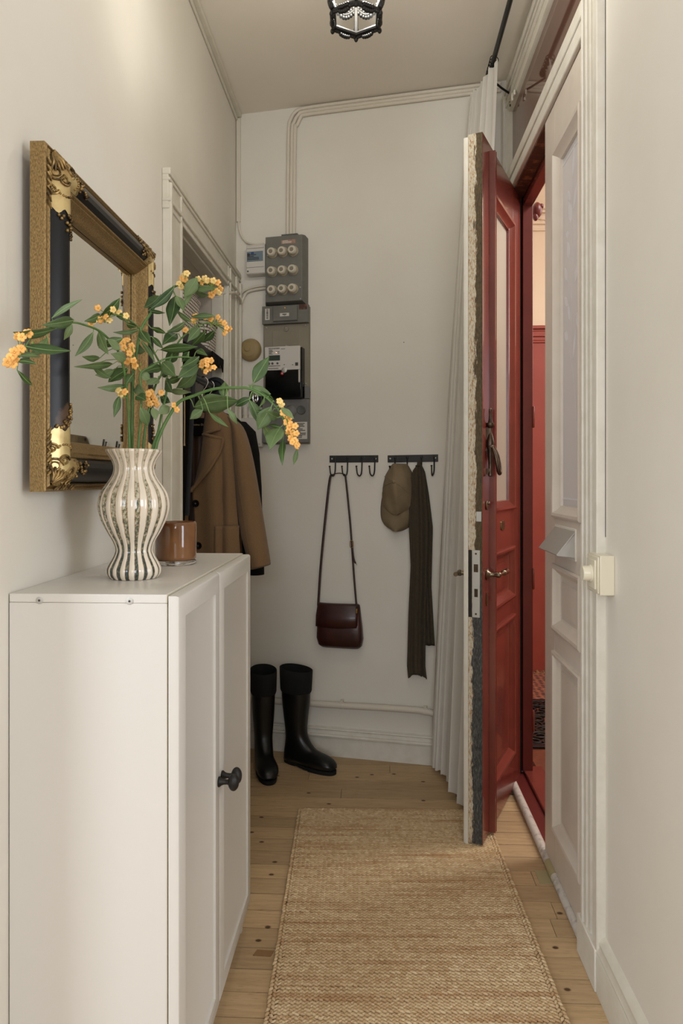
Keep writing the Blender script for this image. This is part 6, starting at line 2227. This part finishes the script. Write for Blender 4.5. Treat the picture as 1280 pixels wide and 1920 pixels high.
# black jacket nearest, at the left of the doorway
bj = thing('black_jacket', (-0.80, 2.66, 1.55), 'black drawstring jacket at the left end of the closet rail', 'jacket')
rings_ = []
for z, xl, xr, d in ((0.045, -0.02, 0.085, 0.025), (0.03, -0.06, 0.128, 0.035), (0.005, -0.12, 0.140, 0.04), (-0.03, -0.16, 0.112, 0.045), (-0.20, -0.17, 0.098, 0.045), (-0.40, -0.18, 0.085, 0.045), (-0.62, -0.19, 0.075, 0.045), (-0.95, -0.19, 0.07, 0.045)):
    rings_.append([(xl + (xr - xl) * (0.5 + 0.5 * math.cos(2 * PI * k / 32)), d * math.sin(2 * PI * k / 32) + 0.004 * math.sin(k * 1.3), z) for k in range(32)])
MB().loft(rings_).build('jacket_body', M['black_wool'], bj, angle=70)
mb = MB()
for x, z0, z1 in ((0.075, 0.02, -0.135), (0.087, 0.02, -0.29), (0.098, 0.02, -0.165)):
    mb.tube(bez([(x, -0.058, z0), (x + 0.001, -0.061, (z0 + z1) / 2), (x, -0.060, z1)], 5), [0.0026] * 10 + [0.0036], 7)
mb.build('drawstring', M['cord'], bj)
mb = MB()
mb.tube(bez([(0.130, -0.055, 0.095), (0.128, -0.062, 0.0), (0.120, -0.062, -0.20), (0.108, -0.060, -0.42)], 6), 0.0085, 8, flat=0.25, up=(0, 1, 0))
stp = mb.build('hanging_strap', M['charcoal'], bj)
tg = MB().box(0.085, 0.104, -0.066, -0.0645, -0.430, -0.405).build('care_tag', M['paper'], stp)
tg.rotation_euler = (0, math.radians(6), 0)
mb = MB()
bars(mb, 0.089, 0.101, -0.426, -0.412, -0.0662, 3, rp, 0.0003)
pr_ = mb.build('tag_print', M['greymid'], stp)
pr_.rotation_euler = (0, math.radians(6), 0)
MB().tube([(0.10, 0.0, 0.125), (0.11, 0.0, 0.09), (0.095, 0, 0.06), (0.07, 0.0, 0.045)], 0.0024, 8).build('hanging_loop', M['black_wool'], bj)

# ------------------------------------------------------------------ stairwell mats
rm_ = thing('rubber_doormat', (1.08, 3.78, 0.0), 'black scrollwork rubber mat on the stairwell landing', 'doormat')
mb = MB()
mb.box(-0.40, 0.40, -0.37, -0.335, 0.0, 0.014)
mb.box(-0.40, 0.40, 0.335, 0.37, 0.0, 0.014)
mb.box(-0.40, -0.365, -0.37, 0.37, 0.0, 0.014)
mb.box(0.365, 0.40, -0.37, 0.37, 0.0, 0.014)
mb.build('border', M['rubber'], rm_, bevel=0.003)
mb = MB()
for iy in range(8):
    for ix in range(9):
        cx, cy_ = -0.32 + 0.08 * ix + (0.04 if iy % 2 else 0), -0.29 + 0.083 * iy
        if abs(cx) > 0.36:
            continue
        s_ = 1 if (ix + iy) % 2 else -1
        pts = []
        for k in range(22):
            a = s_ * k / 21 * 3.0 * PI + ix
            r = 0.050 * (1 - 0.75 * k / 21)
            pts.append((cx + r * math.cos(a), cy_ + r * math.sin(a), 0.006))
        mb.tube(pts, 0.0075, 6)
mb.build('scrollwork', M['rubber'], rm_)
pr2 = thing('patterned_rug', (1.2, 4.43, 0.0), 'red patterned wool rug with fringe beyond the rubber mat', 'rug')
MB().box(-0.50, 0.50, -0.28, 0.30, 0.0, 0.008).build('pile', M['persian'], pr2, bevel=0.002)
mb = MB()
rr2 = random.Random(9)
for k in range(150):
    x = -0.5 + k / 149.0
    mb.tube([(x, 0.295, 0.005), (x + rr2.uniform(-0.006, 0.006), 0.325, 0.010 + rr2.random() * 0.01), (x + rr2.uniform(-0.012, 0.012), 0.35, 0.003)], [0.0022, 0.0018, 0.0008], 4)
    mb.tube([(x, -0.275, 0.005), (x + rr2.uniform(-0.006, 0.006), -0.30, 0.008), (x + rr2.uniform(-0.012, 0.012), -0.325, 0.003)], [0.0022, 0.0018, 0.0008], 4)
fg = mb.build('fringe', M['fringe'], pr2)
tag(fg, kind='stuff')
pn = thing('paper_note', (0.97, 4.78, 1.36), 'small white paper corner on the red stairwell wainscot', 'paper')
MB().prism([(-0.03, 0.07), (0.035, 0.07), (0.0, -0.06)], lambda a, b: (a, 0.0, b), lambda a, b: (a, 0.001, b)).build('sheet', M['paper'], pn)

# worn patch of tape on the boards by the cabinet
fp = thing('floor_patch', (-0.302, 1.905, 0.0), 'small brown patch stuck on the boards beside the rug', 'patch')
MB().prism([(-0.026, -0.012), (0.022, -0.014), (0.028, 0.010), (-0.018, 0.013)], lambda a, b: (a, b, 0.0002), lambda a, b: (a, b, 0.001)).build('sheet', M['brownpatch'], fp)
